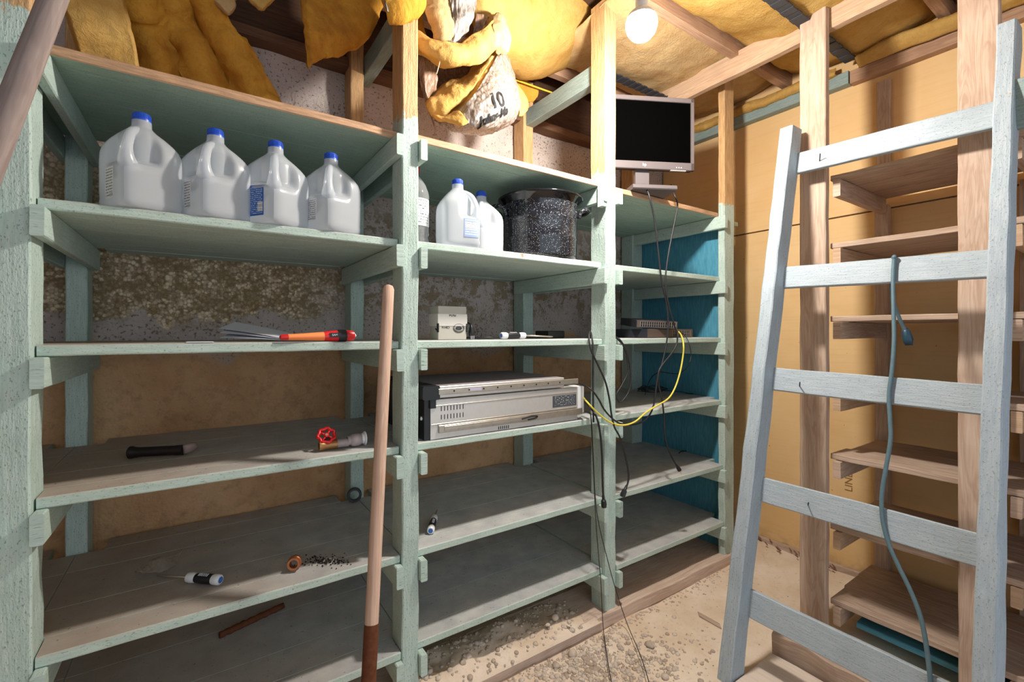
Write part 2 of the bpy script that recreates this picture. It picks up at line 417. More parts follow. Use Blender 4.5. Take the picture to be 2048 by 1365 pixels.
M['yellow_cord'] = plain('yellow_cord', lin(226, 208, 80), .45)
M['steel'] = plain('galvanised_steel', lin(206, 202, 196), .38, .55, .5, .12)
M['steel_dark'] = plain('worn_steel_rail', lin(176, 166, 152), .34, .7, .5, .3)
M['chrome'] = plain('bright_metal', lin(210, 208, 204), .2, 1.0)
M['rust'] = plain('rusted_iron', lin(112, 66, 44), .8, .1, .2, .7)
M['iron'] = plain('black_iron_pipe', lin(44, 36, 34), .5, .4, .4, .5)
M['copper'] = plain('dull_copper', lin(176, 108, 70), .45, .6, .4, .5)
M['brass'] = plain('aged_brass', lin(176, 132, 84), .45, .7, .4, .4)
M['pvc'] = plain('grey_pipe_plastic', lin(172, 160, 160), .5, 0, .4, .25)
M['white'] = plain('white_plastic', lin(228, 228, 230), .4)
M['paper'] = plain('white_paper', lin(214, 216, 226), .8)
M['card'] = plain('grey_cardboard', lin(176, 172, 162), .8)
M['card_light'] = plain('pale_cardboard', lin(204, 200, 192), .8)
M['ink'] = plain('black_ink', lin(46, 44, 44), .8)
M['ink_brown'] = plain('faded_brown_ink', lin(150, 108, 62), .9)
M['ink_white'] = plain('white_ink', lin(230, 232, 236), .6)
M['blue_mark'] = plain('blue_mark', lin(60, 104, 180), .5)
M['screen'] = plain('dark_glass_screen', (.001, .001, .001, 1), .9, 0, .0)
M['bezel'] = plain('graphite_bezel', lin(96, 88, 88), .4)
M['slot'] = plain('dark_slot', lin(20, 20, 20), .8)
M['switch_body'] = plain('dark_switch_case', lin(40, 42, 50), .45)
M['switch_face'] = plain('brown_grey_switch_face', lin(86, 72, 64), .5)
M['cord_teal'] = plain('teal_grey_cord', lin(92, 118, 128), .5, 0, .4, .3)
M['teal'] = plain('dark_teal_plug', lin(30, 62, 80), .45)
M['strap'] = plain('black_support_strap', lin(58, 60, 66), .55, 0, .4, .4)
M['wire'] = plain('yellow_wire', lin(214, 176, 52), .5)
M['twine'] = plain('pale_twine', lin(226, 204, 160), .8)
M['red_paint'] = plain('dull_red_paint_flake', lin(134, 92, 78), .8)
def m_enamel():
    t = NT('speckled_enamel'); P = t.pos()
    v = t.n('ShaderNodeTexVoronoi', Vector=P, Scale=330.0); n = t.noise(P, 320.0, 2)
    s = t.math('MULTIPLY', t.ramp(v.outputs['Distance'], .34, .26), t.math('GREATER_THAN', t.sep(v.outputs['Color'])[0], .74))
    return t.fin(t.mix(s, lin(30, 31, 36), lin(196, 200, 206)), .12, 0, .6)
M['enamel'] = m_enamel()
M['enamel_plain'] = plain('black_enamel', lin(22, 22, 26), .1, 0, .6)
def m_bulb():
    t = NT('lit_bulb'); t.fin((1, 1, 1, 1), .3); t.b.inputs['Emission Color'].default_value = (1, .945, .87, 1); t.b.inputs['Emission Strength'].default_value = BULB_STRENGTH
    return t.m
M['bulb'] = m_bulb()

def text(body, size, o, xdir, ydir, m, parent, name='lettering', ext=.0004, shear=0.0, bold=0.0):
    cu = bpy.data.curves.new(name, 'FONT'); cu.body = body; cu.size = size; cu.extrude = ext; cu.align_x = 'CENTER'; cu.align_y = 'CENTER'; cu.shear = shear; cu.offset = bold
    to = bpy.data.objects.new(name, cu); COL.objects.link(to); dg = bpy.context.evaluated_depsgraph_get()
    me = bpy.data.meshes.new_from_object(to.evaluated_get(dg)); bpy.data.objects.remove(to)
    x = V(xdir).normalized(); y = V(ydir).normalized(); z = x.cross(y)
    R = Matrix((x, y, z)).transposed().to_4x4(); R.translation = V(o)
    Mp = Matrix.Identity(4); ch = []; p = parent
    while p is not None: ch.append(p); p = p.parent
    for q in reversed(ch): Mp = Mp @ Matrix.LocRotScale(q.location, q.rotation_euler, q.scale)
    me.transform(Mp.inverted() @ R); me.materials.clear(); me.materials.append(m)
    o2 = bpy.data.objects.new(name, me); link(o2, parent); return o2

# ================================================================ THE ROOM
WY, WX, ZC = 2.21, 2.85, 2.86                         # shelf wall, right wall, deck
def floor_z(x, y):
    z = .012 * noise.noise(V((x * 2.3, y * 2.3, 1))) + .006 * noise.noise(V((x * 9, y * 9, 4)))
    d = (x - WX)
    return z - .02 + .05 * math.exp(-(d / .22) ** 2)
mb = MB(); mb.grid(lambda u, v: V((-1.6 + 4.7 * u, -1.8 + 4.2 * v, floor_z(-1.6 + 4.7 * u, -1.8 + 4.2 * v))), 150, 130)
tag(mb.build('floor', M['dirt'], smooth=True), kind='structure')
mb = MB()
def cw(u, v):
    x, z = -1.6 + 4.5 * u, -.1 + 2.6 * v
    return V((x, WY - .012 * noise.fractal(V((x * 5, z * 5, 2)), 1, 2, 4), z))
mb.grid(cw, 150, 90)
mb.box((-1.6, WY + .02, -.1), (2.9, WY + .2, 2.5))
tag(mb.build('wall_back', M['concrete']), kind='structure')
mb = MB()                                             # plywood lining in two courses with a dark joint between
mb.box((WX, -1.6, 1.925), (WX + .02, 2.2, 2.865), c=.001)
mb.box((WX + .004, -1.6, -.05), (WX + .02, 2.2, 1.918), c=.001)
pl = tag(mb.build('wall_right', M['ply']), kind='structure')
text('LINE', .05, at(1698, 965, X=WX + .003), (0, 0, 1), (0, 1, 0), M['ink_brown'], pl, 'stamped_lettering')
mb = MB(); mb.box((WX + .03, -1.8, -.1), (WX + .2, 2.4, 2.9)); mb.box((-1.62, -1.8, -.1), (-1.6, 2.4, 2.88))
tag(mb.build('wall_left', M['concrete']), kind='structure')
# deck and joists overhead
mb = MB()
for k in range(30): mb.box((-1.6 + .15 * k, -1.8, ZC), (-1.6 + .15 * k + .146, 2.4, ZC + .02))
ceil = tag(mb.build('ceiling', M['wood_dark']), kind='structure')
for y in (.62, 1.32, 1.98):
    MB().beam((-1.6, y, 2.79), (WX + .02, y, 2.79), (0, .022, 0), (0, 0, .07), wob=.003).build('joist', M['wood_joist'], ceil)
MB().box((-1.6, 2.13, 2.5), (WX, 2.25, 2.54)).build('sill_plate', M['wood_brown'], ceil)
MB().box((-1.6, 2.17, 2.54), (WX, 2.21, 2.86)).build('rim_joist', M['wood_dark'], ceil)
tag(MB().box((WX - .055, 1.0, 2.60), (WX, 2.2, 2.665)).build('trim_1', M['paint_grey']), kind='structure')
tag(MB().box((WX - .05, -1.2, 2.595), (WX, .995, 2.66), wob=.002).build('trim_2', M['wood_joist']), kind='structure')
mb = MB(); mb.beam((.30, 1.585, .012), (2.53, 1.575, .012), (0, .12, 0), (0, 0, .033), c=.006, wob=.006)
tag(mb.build('trim_3', M['wood_curb']), kind='structure')
tag(MB().box((WX - .03, -1.0, 0), (WX, 2.2, .05), wob=.006).build('baseboard_right', M['wood_shelf']), kind='structure')

# ================================================================ BUILT-IN GREEN SHELVING
LV = [1.98, 1.615, 1.27, .917, .555, .235]            # shelf tops
TH = .026
FY = 1.47; BY = 2.10
su = thing('shelving_unit', 'long built-in wooden shelving painted pale green along the concrete wall', 'shelving', (1.1, 1.47, 0))
posts = [(-.372, -.316, .10), (.556, .614, .095), (1.503, 1.571, .095), (2.441, 2.537, .04)]
for i, (x0, x1, d) in enumerate(posts):
    top = 2.8 if i else 2.72
    MB().box((x0, FY, .035 if i else -.01), (x1, FY + d, top), c=.004, wob=.004).build('post', M['paint_post'], su)
for (x0, x1) in ((-.372, -.316), (.556, .614), (1.503, 1.571), (2.40, 2.50)):
    MB().box((x0, BY, .0), (x1, WY - .012, 2.72), c=.003, wob=.003).build('rear_post', M['paint_post'], su)
bays = [(-1.3, -.376), (-.312, .552), (.618, 1.499), (1.575, 2.437)]
for bi, (x0, x1) in enumerate(bays):
    for li, z in enumerate(LV):
        if bi == 0 and li > 5: continue
        mb = MB(); fy = (1.488 if bi == 2 else 1.508 - .007 * li) + .005 * noise.noise(V((bi, li, .5)))
        ys = [fy, 1.5672, fy + .235, fy + .47, 2.095]
        dz = .0015 * noise.noise(V((bi * 3.3, li * 2.1, 5)))
        for k in range(4):                            # the front strip stops between the posts, the boards behind run past them
            ya, yb = ys[k], ys[k + 1] - (.002 if k else 0)
            xa_, xb_ = (x0, x1) if k == 0 else (x0 - (.031 if bi else 0), x1 + (.031 if bi < 3 else .064))
            mb.beam((xa_, (ya + yb) / 2, z - TH / 2 + dz), (xb_, (ya + yb) / 2, z - TH / 2 - dz), (0, (yb - ya) / 2, 0), (0, 0, TH / 2), c=.003 if k == 0 else .0003, wob=.0012)
        mb.beam((x0 + .04, 2.145, z - TH / 2 - .001), (x1 - .04, 2.145, z - TH / 2 - .001), (0, .047, 0), (0, 0, TH / 2), c=.002)
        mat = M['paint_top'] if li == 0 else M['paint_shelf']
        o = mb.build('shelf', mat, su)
        if li == 0: o['label'] = 'top shelf with bare worn front edge'
        for side in (0, 1):                           # front-to-back cleats under every shelf end
            if bi == 0 and side == 0: continue
            xa = x0 - .003 if side == 0 else x1 + .003 - .024
            if bi == 3 and side == 1: xa = 2.415
            h = .072 + .008 * noise.noise(V((bi * 7, li * 5, side)))
            fy2 = 1.452 + .012 * noise.noise(V((bi * 5, li * 9, side * 3)))
            if bi == 3 and side == 1: fy2 = 1.45
            zb = z - TH - h
            MB().box((xa, fy2, zb), (xa + .024, 2.16, z - TH - .001), c=.003, wob=.0015).build('cleat', M['paint'], su)
MB().box((2.505, 1.515, .05), (2.52, 2.2, 1.95)).build('side_panel', M['paint_blue_shade'], su)
for (x0, x1) in ((.618, .668), (1.520, 1.572)):
    MB().box((x0, 1.57, 2.465), (x1, 2.2, 2.555), c=.003, wob=.002).build('cross_tie', M['paint_grey'], su)
MB().box((.618, 1.60, 2.50), (.70, 1.64, 2.70), wob=.002).build('blocking', M['wood_joist'], su)
MB().box((2.54, 1.50, 1.925), (2.63, 1.56, 1.95)).build('cleat', M['paint'], su)
MB().box((1.472, FY - .012, 1.86), (1.50, FY + .02, 1.955)).build('cleat', M['paint'], su)

# ================================================================ UNPAINTED SHELVING ON THE RIGHT WALL
ws = thing('wooden_shelving', 'bare wooden shelving on the plywood wall behind the ladder', 'shelving', (2.5, .2, 0))
MB().beam((2.262, .939, .0), (2.262, .939, 2.79), (0, .0525, 0), (.02, 0, 0), c=.004, wob=.003).build('post', M['wood_post'], ws)
MB().beam((2.262, .412, .0), (2.262, .416, 2.79), (0, .053, 0), (.02, 0, 0), c=.004, wob=.003).build('post', M['wood_post'], ws)
MB().beam((2.262, -.15, .0), (2.262, -.15, 2.79), (0, .05, 0), (.02, 0, 0), c=.004, wob=.003).build('post', M['wood_post'], ws)
for y in (.862, .37, -.19):
    MB().box((2.80, y - .027, 0), (2.845, y + .027, 1.93), wob=.002).build('rear_post', M['wood_post'], ws)
MB().box((2.825, .835, 1.985), (2.848, .888, 2.56), wob=.002).build('batten', M['wood_shelf'], ws)
RL = [1.985, 1.69, 1.37, 1.058, .768, .462, .135]
for li, z in enumerate(RL):
    mb = MB(); n = 3; x0 = 2.284; wid = (2.80 - x0) / n
    for k in range(n):
        off = .03 * noise.noise(V((li * 4.1, k * 2.7, 1)))
        ya = .885 + (off if k else 0)
        mb.beam((x0 + wid * (k + .5), -.7, z - .012 + .002 * k), (x0 + wid * (k + .5), ya, z - .012 - .002 * k), (wid / 2 - .003, 0, 0), (0, 0, .0115), c=.002, wob=.003)
    mb.build('shelf', M['wood_shelf'], ws)
    for y in (.855, .33, -.23):
        MB().box((2.27 if y > .8 else 2.286, y - .014, z - .024 - .075), (2.80, y + .014, z - .026), wob=.002).build('cleat', M['wood_tan' if li % 2 else 'wood_post'], ws)
MB().beam((2.302, -1.0, 2.70), (2.302, 2.09, 2.685), (.02, 0, 0), (0, 0, .058), c=.004, wob=.003).build('tie_rail', M['wood_tan'], ws)

# ================================================================ LADDER
LXF = lambda z: 1.60 + .238 * z
ld = thing('wooden_ladder', 'pale blue painted wooden ladder leaning on the bare shelving with a cord over one rung', 'ladder', (1.75, .65, 0))
def stile(yb, ym, yt, ztop, half):
    a = V((LXF(0) + .045, yb, 0.005)); b = V((LXF(ztop) + .045, yt, ztop)); m = V((LXF(1.0) + .045, ym, 1.0))
    mb = MB(); mb.beam(a, m, (0, half, 0), (.046, 0, 0), c=.004, wob=.004); mb.beam(m - (m - a).normalized() * .004, b, (0, half, 0), (.046, 0, 0), c=.004, wob=.004)
    return mb.build('stile', M['paint_ladder'], ld)
stile(.967, .980, .993, 2.20, .026)
stile(.294, .314, .332, 2.30, .0225)
rungs = []
for (z0, z1, h) in ((2.04, 2.012, .048), (1.53, 1.512, .046), (1.108, 1.096, .046), (.678, .676, .047), (.262, .258, .05)):
    xa, xb = LXF(z0) + .083, LXF(z1) + .083; n = V((-.97, 0, .23))
    mb = MB(); mb.beam((xa, .985, z0), (xb, .31, z1), V((.23, 0, .97)) * h, n * .0105, c=.003, wob=.002)
    rungs.append(mb.build('rung', M['paint_ladder'], ld))
MB().box((LXF(2.0) + .03, .12, 1.935), (LXF(2.0) + .055, .31, 2.09), wob=.002).build('side_board', M['paint_grey'], ld)
for (px, py, X, ri) in ((1640, 322, LXF(2.03) + .066, 0), (1600, 774, LXF(1.1) + .066, 2), (1617, 1012, LXF(.67) + .066, 3)):
    p = at(px, py, X=X); MB().tube([p + V((.006, .004, 0)), p + V((-.028, -.012, .02))], .0022, 6).build('nail', M['iron'], rungs[ri])

# ================================================================ BULB
p = at(1283, 50, Y=1.08)
lamp = thing('ceiling_bulb', 'glowing round bare bulb hanging under the ceiling joists', 'light bulb', (p.x, p.y, p.z - .055))
MB().lathe([(0.0005, -.055), (.018, -.052), (.034, -.043), (.048, -.025), (.0545, -.003), (.0535, .012), (.0505, .021)], p, n=32).build('globe', M['bulb'], lamp, smooth=True)
MB().lathe([(.0508, .020), (.051, .022), (.044, .036), (.030, .050), (.018, .0575), (.0005, .059)], p, n=32).build('light_blocking_housing', M['white'], lamp, smooth=True)  # opaque upper part added so less bulb light reaches the ceiling
MB().lathe([(.0005, .054), (.019, .055), (.021, .06), (.021, .10), (.014, .112), (.0005, .113)], p, n=24).build('socket', M['white'], lamp, smooth='auto')
MB().tube([p + V((0, 0, .11)), p + V((.004, .03, .25)), p + V((0, .10, .40)), (p.x, 1.30, 2.76)], .004, 8).build('cord', M['rubber'], lamp)

# ================================================================ JUGS
def se(th, n):
    c, s_ = abs(math.cos(th)), abs(math.sin(th)); return (c ** n + s_ ** n) ** (-1 / n)
JH = .245
def jug_r(th, z):
    """radius of the jug body; the handle corner points along +x (45 degrees to the flat sides)"""
    prof = [(0, .90), (.006, .965), (.018, 1), (.13, 1), (.155, .985), (.17, .94), (.185, .82), (.2, .66), (.213, .49), (.222, .37), (.228, .30), (.245, .29)]
    for (a, ra), (b, rb) in zip(prof, prof[1:]):
        if z <= b + 1e-9: k = (z - a) / (b - a); s_ = ra + (rb - ra) * k; break
    n = 5.5 if z < .15 else 5.5 + (2 - 5.5) * min(1, (z - .15) / .065)
    r = .074 * s_ * se(th + math.pi / 4, n)
    a = (th + math.pi) % (2 * math.pi) - math.pi
    wz = max(0, min(1, (z - .108) / .022)) * max(0, min(1, (.222 - z) / .02)); wt = max(0, 1 - (abs(a) / 1.0) ** 4)
    lim = .052 if z < .19 else .052 - (z - .19) * .6
    k = wz * wt
    if k > 0 and r > lim: r = r + (lim - r) * min(1, k * 1.6)
    for zg in (.03,):
        r -= .0012 * math.exp(-((z - zg) / .003) ** 2)
    return r
def jug_parts(j, label_mat=None, side=1, z0=.03, z1=.105, u0=.14, u1=.62):
    mb = MB(); zs = [0, .003, .008, .018, .03, .05, .07, .09, .108, .114, .12, .126, .132, .14, .15, .16, .168, .176, .184, .192, .2, .208, .214, .22, .225, .229, .245]
    n = 96; T = j.matrix_basis
    for i, z in enumerate(zs): pass
    def fn(u, v):
        z = zs[min(len(zs) - 1, int(round(v * (len(zs) - 1))))]; th = u * 2 * math.pi
        r = jug_r(th, z); return T @ V((r * math.cos(th), r * math.sin(th), z))
    mb.grid(fn, n, len(zs) - 1)
    b = len(mb.v); ring0 = [i for i in range(n)]
    mb.f.append(ring0[::-1]); mb.uv.append(None)
    mb.build('body', M['milky'], j, smooth=True)
    pts = spline([(.020, 0, .214), (.038, 0, .207), (.058, 0, .193), (.0715, 0, .170), (.080, 0, .145), (.080, 0, .120), (.066, 0, .098)], 22)
    rs = [.0105 + .003 * (k / 22) + .014 * max(0, (k - 12) / 10) ** 2 for k in range(23)]
    mb = MB(); mb.tube([T @ q for q in pts], rs, 14, smooth=True); mb.build('handle', M['milky'], j, smooth=True)
    mb = MB(); mb.lathe([(.0005, .266), (.0165, .266), (.0185, .2645), (.0195, .262), (.0195, .25), (.0215, .249), (.0215, .244), (.0195, .2435)], T @ V((0, 0, 0)), n=40)
    for k in range(40):
        a = k * math.pi / 20; q = V((math.cos(a), math.sin(a), 0)) * .0195
        mb.tube([T @ (q + V((0, 0, .2505))), T @ (q + V((0, 0, .262)))], .0011, 5)
    mb.build('cap', M['cap_blue'], j, smooth='auto')
    if label_mat:
        def lf(u, v):
            k = u0 + (u1 - u0) * u; th = side * (math.pi / 4) + (k - .5) * 1.5 * 1
            z = z0 + (z1 - z0) * v; r = jug_r(th, z) + .0009; return T @ V((r * math.cos(th), r * math.sin(th), z))
        MB().grid(lf, 12, 8).build('label', label_mat, j)
def jug(X, Y, face, label, group, **kw):
    j = thing('water_jug', label, 'jug', (X, Y, LV[1] + .0025), group, (0, 0, face)); bpy.context.view_layer.update()
    jug_parts(j, **kw); return j
def toward(X, Y, deg=0): return math.atan2(-Y, -X) + math.radians(deg)
GJ = 'milky gallon water jugs'
jug(-.129, 1.575, toward(-.129, 1.575, -22), 'largest looking milky water jug, next to the post wrapped by the grey pole', GJ, label_mat=M['label_white'], side=-1, u0=.42, u1=.78, z0=.02, z1=.10)
jug(.037, 1.578, toward(.037, 1.578, -18), 'milky water jug second from the grey pole, handle and small printed panel in front', GJ, label_mat=M['label_white'], side=-1, u0=.36, u1=.68, z0=.02, z1=.10)
jug(.192, 1.573, toward(.192, 1.573, -3), 'milky water jug with a blue nutrition label on its side', GJ, label_mat=M['label_blue'], side=-1, u0=.3, u1=.80, z0=.022, z1=.112)
jug(.355, 1.578, toward(.355, 1.578, -6), 'fourth milky water jug on the first bay shelf, white label, bright round reflection', GJ, label_mat=M['label_white'], side=-1, u0=.3, u1=.72, z0=.03, z1=.10)
jug(.815, 1.572, toward(.815, 1.572, 62), 'milky water jug in the middle bay with a pale blue label below its handle', GJ, label_mat=M['label_pale'], side=-1, u0=.52, u1=.98, z0=.035, z1=.112)
jug(.968, 1.655, toward(.968, 1.655, 0), 'milky water jug half hidden between another jug and the speckled pot', GJ, label_mat=M['label_blue'], side=-1, u0=.35, u1=.7, z0=.03, z1=.10)
# red-capped clear bottle
x, y, z = .648, 1.615, LV[1] + .0025
bt = thing('clear_bottle', 'clear plastic bottle with red cap mostly hidden behind the green post', 'bottle', (x + .012, y, z))
prof = [(.0005, 0), (.042, .0), (.05, .004), (.052, .02), (.047, .035), (.052, .045), (.05, .06), (.052, .07), (.049, .09), (.052, .10), (.049, .12), (.052, .13), (.05, .165), (.0525, .185), (.05, .2), (.04, .228), (.026, .25), (.0155, .262), (.0155, .282), (.0005, .2825)]
MB().lathe(prof, (x + .012, y, z), n=40).build('body', M['clear'], bt, smooth=True)
MB().lathe([(.0005, .3), (.016, .3), (.0178, .298), (.0178, .274), (.0165, .273)], (x + .012, y, z), n=28).build('cap', M['cap_red'], bt, smooth='auto')
def lf(u, v):
    th = math.atan2(-y, -x) + (u - .5) * 1.9 + .3; return V((x + .012 + .0532 * math.cos(th), y + .0532 * math.sin(th), z + .07 + .10 * v))
MB().grid(lf, 14, 4).build('label', M['label_clear'], bt)

# speckled canning pot
px_, py_, pz_ = 1.272, 1.648, LV[1] + .0025
PK = 1.13
pot = thing('canning_pot', 'large black speckled enamel canning pot with two side handles', 'pot', (px_, py_, pz_))
pr = [(.0005, .004), (.14, .003), (.152, .0), (.160, .006), (.163, .02), (.1645, .075), (.1665, .08), (.1645, .085), (.1655, .15), (.1675, .155), (.1655, .16), (.167, .205), (.168, .216)]
pr = [(a, b * PK) for a, b in pr]
MB().lathe(pr, (px_, py_, pz_), n=72).build('body', M['enamel'], pot, smooth=True)
MB().lathe([(a, b * PK) for a, b in [(.168, .215), (.176, .226), (.186, .234), (.1915, .2385), (.192, .242), (.1885, .2435), (.176, .2385), (.165, .226), (.163, .2), (.16, .03), (.0005, .02)]], (px_, py_, pz_), n=72).build('rim', M['enamel_plain'], pot, smooth=True)
for a0 in (-.42, math.pi - .42):
    d = V((math.cos(a0), math.sin(a0), 0)); s_ = V((-d.y, d.x, 0)); c0 = V((px_, py_, pz_ + .026))
    pts = [c0 + d * .163 + s_ * .055 + V((0, 0, .165)), c0 + d * .176 + s_ * .055 + V((0, 0, .195)), c0 + d * .200 + s_ * .050 + V((0, 0, .205)), c0 + d * .216 + s_ * .03 + V((0, 0, .205)), c0 + d * .220 + V((0, 0, .205)), c0 + d * .216 - s_ * .03 + V((0, 0, .205)), c0 + d * .200 - s_ * .050 + V((0, 0, .205)), c0 + d * .176 - s_ * .055 + V((0, 0, .195)), c0 + d * .163 - s_ * .055 + V((0, 0, .165))]
    MB().tube(spline(pts, 40), .0095, 10).build('handle', M['enamel'], pot, smooth=True)

# ================================================================ MONITOR
mc = V((1.796, 1.50, 0)); ya = math.radians(-27.3)
mo = thing('computer_monitor', 'black widescreen monitor with grey frame standing on the top shelf', 'monitor', (mc.x, mc.y, LV[0]))
rx = V((math.cos(ya), math.sin(ya), 0)); rn = V((rx.y, -rx.x, 0)); uz = V((0, 0, 1))   # rn faces the viewer
def mbar(cx, cz, cd, hw, hh, hd, name, m, parent, c=.003):
    o = mc + rx * cx + uz * cz - rn * cd
    return MB().beam(o - rx * hw, o + rx * hw, uz * hh, rn * hd, c, 0, 9).build(name, m, parent)
zt, zb_, hw = 2.454, 2.098, .256; zm = (zt + zb_) / 2; hh = (zt - zb_) / 2
case = mbar(0, zm, .022, hw - .004, hh - .004, .018, 'case', M['black'], mo, .006)
fr = MB(); b0 = .0145
for (cx, cz, w_, h_) in ((0, zt - .011, hw, .011), (0, zb_ + .019, hw, .019), (-hw + b0 / 2, zm, b0 / 2, hh), (hw - b0 / 2, zm, b0 / 2, hh)):
    o = mc + rx * cx + uz * cz; fr.beam(o - rx * w_, o + rx * w_, uz * h_, rn * .008, .0025, 0, 9)
bz = fr.build('bezel', M['bezel'], mo)
mbar(0, zm + .008, .003, hw - .013, hh - .026, .003, 'screen', M['screen'], mo, .0005)
text('hp', .02, mc + rx * 0.0 + uz * (zb_ + .020) + rn * .0086, rx, uz, M['ink_white'], bz, 'logo')
for k in range(3):
    o = mc + rx * (.165 + .012 * k) + uz * (zb_ + .012) + rn * .0082; MB().lathe([(.0005, .001), (.0022, .001), (.0024, 0)], o, rn, 10).build('button', M['ink_white'], bz)
mbar(.175, zb_ - .001, 0, .04, .003, .006, 'control_strip', M['steel'], bz, .001)
mbar(0, zb_ - .02, .03, .035, .05, .012, 'stand_neck', M['bezel'], mo)
mbar(.03, LV[0] + .013, .02, .11, .011, .085, 'stand_base', M['bezel'], mo, .005)

# ================================================================ SERVERS
Z4 = LV[3] + .002
sv = thing('rack_server', 'thick grey steel rack server lying on the middle bay shelf', 'server', (1.02, 1.72, Z4))
x0, x1, yf, yb, h = .672, 1.398, 1.502, 1.93, .142
cs_ = MB().box((x0, yf, Z4), (x1 - .035, yb, Z4 + h), c=.002).build('case', M['steel'], sv)
MB().box((x1 - .036, yf - .004, Z4 + .028), (x1, yb, Z4 + h + .002), c=.002).build('end_cover', M['white'], sv)
mb = MB(); mb.box((.650, yf + .004, Z4), (.671, yb + .01, Z4 + h), c=.003); mb.box((.640, yb - .03, Z4 + .01), (.652, yb + .012, Z4 + h - .01)); mb.box((.668, yf - .005, Z4 + h - .03), (.692, yf + .012, Z4 + h + .001))
mb.build('front_bezel', M['black'], sv)
MB().tube([(.648, yf + .03, Z4 + .075), (.672, yf + .012, Z4 + .075)], .007, 10).build('latch', M['white'], sv)
mb = MB(); mb.box((x0 + .03, yf - .008, Z4 + .022), (1.385, yf + .001, Z4 + .05), c=.002); mb.box((x0 + .05, yf - .010, Z4 + .030), (1.10, yf - .006, Z4 + .045))
sr_ = mb.build('slide_rail', M['steel_dark'], sv)
mb = MB(); mb.box((x0 + .002, yf - .0035, Z4 + .052), (x1 - .04, yf + .001, Z4 + .056)); mb.box((x0 + .002, yf - .002, Z4 + .118), (x1 - .04, yf + .001, Z4 + .121)); mb.build('pressed_seam', M['steel_dark'], cs_)
mb = MB()
for r_ in range(2):
    for k in range(8):
        cx = x0 + .040 + .0125 * k; cz = Z4 + .108 - .030 * r_; mb.box((cx, yf - .0006, cz - .009), (cx + .0035, yf + .002, cz + .008), c=.0008)
for k in range(6): mb.box((.955 + .009 * k, yf - .0006, Z4 + .004), (.959 + .009 * k, yf + .002, Z4 + .016), c=.0006)
mb.build('vent_slots', M['slot'], cs_)
MB().grid(lambda u, v: V((1.225 + .132 * u, yf - .0008, Z4 + .064 + .048 * v)), 1, 1).build('rating_plate', M['label_grey'], cs_)['label'] = 'dark grey rating plate with pale print'
MB().tube(spline([(1.06, yf - .012, Z4 + .036), (1.10, yf - .014, Z4 + .042), (1.135, yf - .012, Z4 + .040), (1.125, yf - .012, Z4 + .032), (1.09, yf - .012, Z4 + .030)], 16), .003, 6).build('rail_latch', M['black'], sr_)
sv2 = thing('thin_rack_server', 'thin grey rack server with black front lying on top of the thick one', 'server', (1.0, 1.72, Z4 + h + .003))
zA = Z4 + h + .004; a2 = math.radians(-1.0)
def sbox(xa, ya_, za, xb, yb2, zb2, name, m, c=.002):
    o = MB().box((xa, ya_, za), (xb, yb2, zb2), c=c)
    return o.build(name, m, sv2)
sbox(.69, 1.500, zA, 1.285, 1.93, zA + .042, 'case', M['steel'])
sbox(.700, 1.512, zA + .0422, 1.275, 1.92, zA + .0435, 'lid', plain('dusty_lid', lin(150, 140, 142), .7, .1, .3, .3))
mb = MB(); mb.box((.640, 1.494, zA - .003), (.705, 1.945, zA + .045), c=.004); mb.box((.636, 1.90, zA - .004), (.652, 1.962, zA + .046), c=.003); mb.build('front_bezel', M['black'], sv2)
sr2 = sbox(.70, 1.4925, zA + .012, 1.36, 1.4995, zA + .034, 'slide_rail', M['steel_dark'])
mb = MB()
for k in range(9): mb.lathe([(.0005, .0012), (.003, .0012), (.0034, 0)], (.76 + .062 * k, 1.4925, zA + .023), (0, -1, 0), 8)
mb.build('rail_rivets', M['slot'], sr2)
mb = MB(); mb.box((.82, 1.4918, zA + .018), (.875, 1.493, zA + .028)); mb.build('rail_sticker', plain('pale_violet_sticker', lin(186, 182, 204), .5), sr2)

# ================================================================ NETWORK SWITCHES
Z3 = LV[2] + .002
def switch(name, label, o, yaw, wd, dp, ht, pitch, roll, ports):
    t = thing(name, label, 'network switch', o, 'network switches', (pitch, roll, yaw)); bpy.context.view_layer.update(); T = t.matrix_basis
    def B(lo, hi, nm, m, c=.0015):
        lo, hi = V(lo), V(hi); md = (lo + hi) / 2; d = (hi - lo) / 2
        R = T.to_3x3()
        return MB().beam(T @ (md - V((d.x, 0, 0))), T @ (md + V((d.x, 0, 0))), R @ V((0, d.y, 0)), R @ V((0, 0, d.z)), c, 0, 9).build(nm, m, t)
    B((0, .004, 0), (wd, dp, ht), 'case', M['switch_body'])
    fp = B((.002, 0, .001), (wd - .002, .005, ht - .001), 'front_panel', M['switch_face'])
    n, x0, x1 = ports; mb = MB(); R = T.to_3x3()
    for r_ in range(2):
        for k in range(n):
            cx = x0 + (x1 - x0) * (k + .5) / n; cz = ht * (.32 + .36 * r_); q = T @ V((cx, .0002, cz)); s_ = (x1 - x0) / n * .36
            mb.beam(q - R @ V((s_, 0, 0)), q + R @ V((s_, 0, 0)), R @ V((0, .0012, 0)), R @ V((0, 0, ht * .13)), .0002, 0, 9)
    mb.build('ports', M['slot'], fp)
    mb = MB()
    for k in range(n + 1):
        cx = x0 + (x1 - x0) * k / n; q = T @ V((cx, .0, ht * .5)); mb.beam(q - R @ V((0, 0, ht * .34)), q + R @ V((0, 0, ht * .34)), R @ V((.0006, 0, 0)), R @ V((0, .0012, 0)), .0002, 0, 9)
    mb.build('port_dividers', M['steel'], fp)
    return t
sw = switch('network_switch', 'lower brown-faced network switch with the yellow cable plugged in', (1.862, 1.53, Z3), 0, .372, .26, .045, 0, 0, (10, .20, .345))
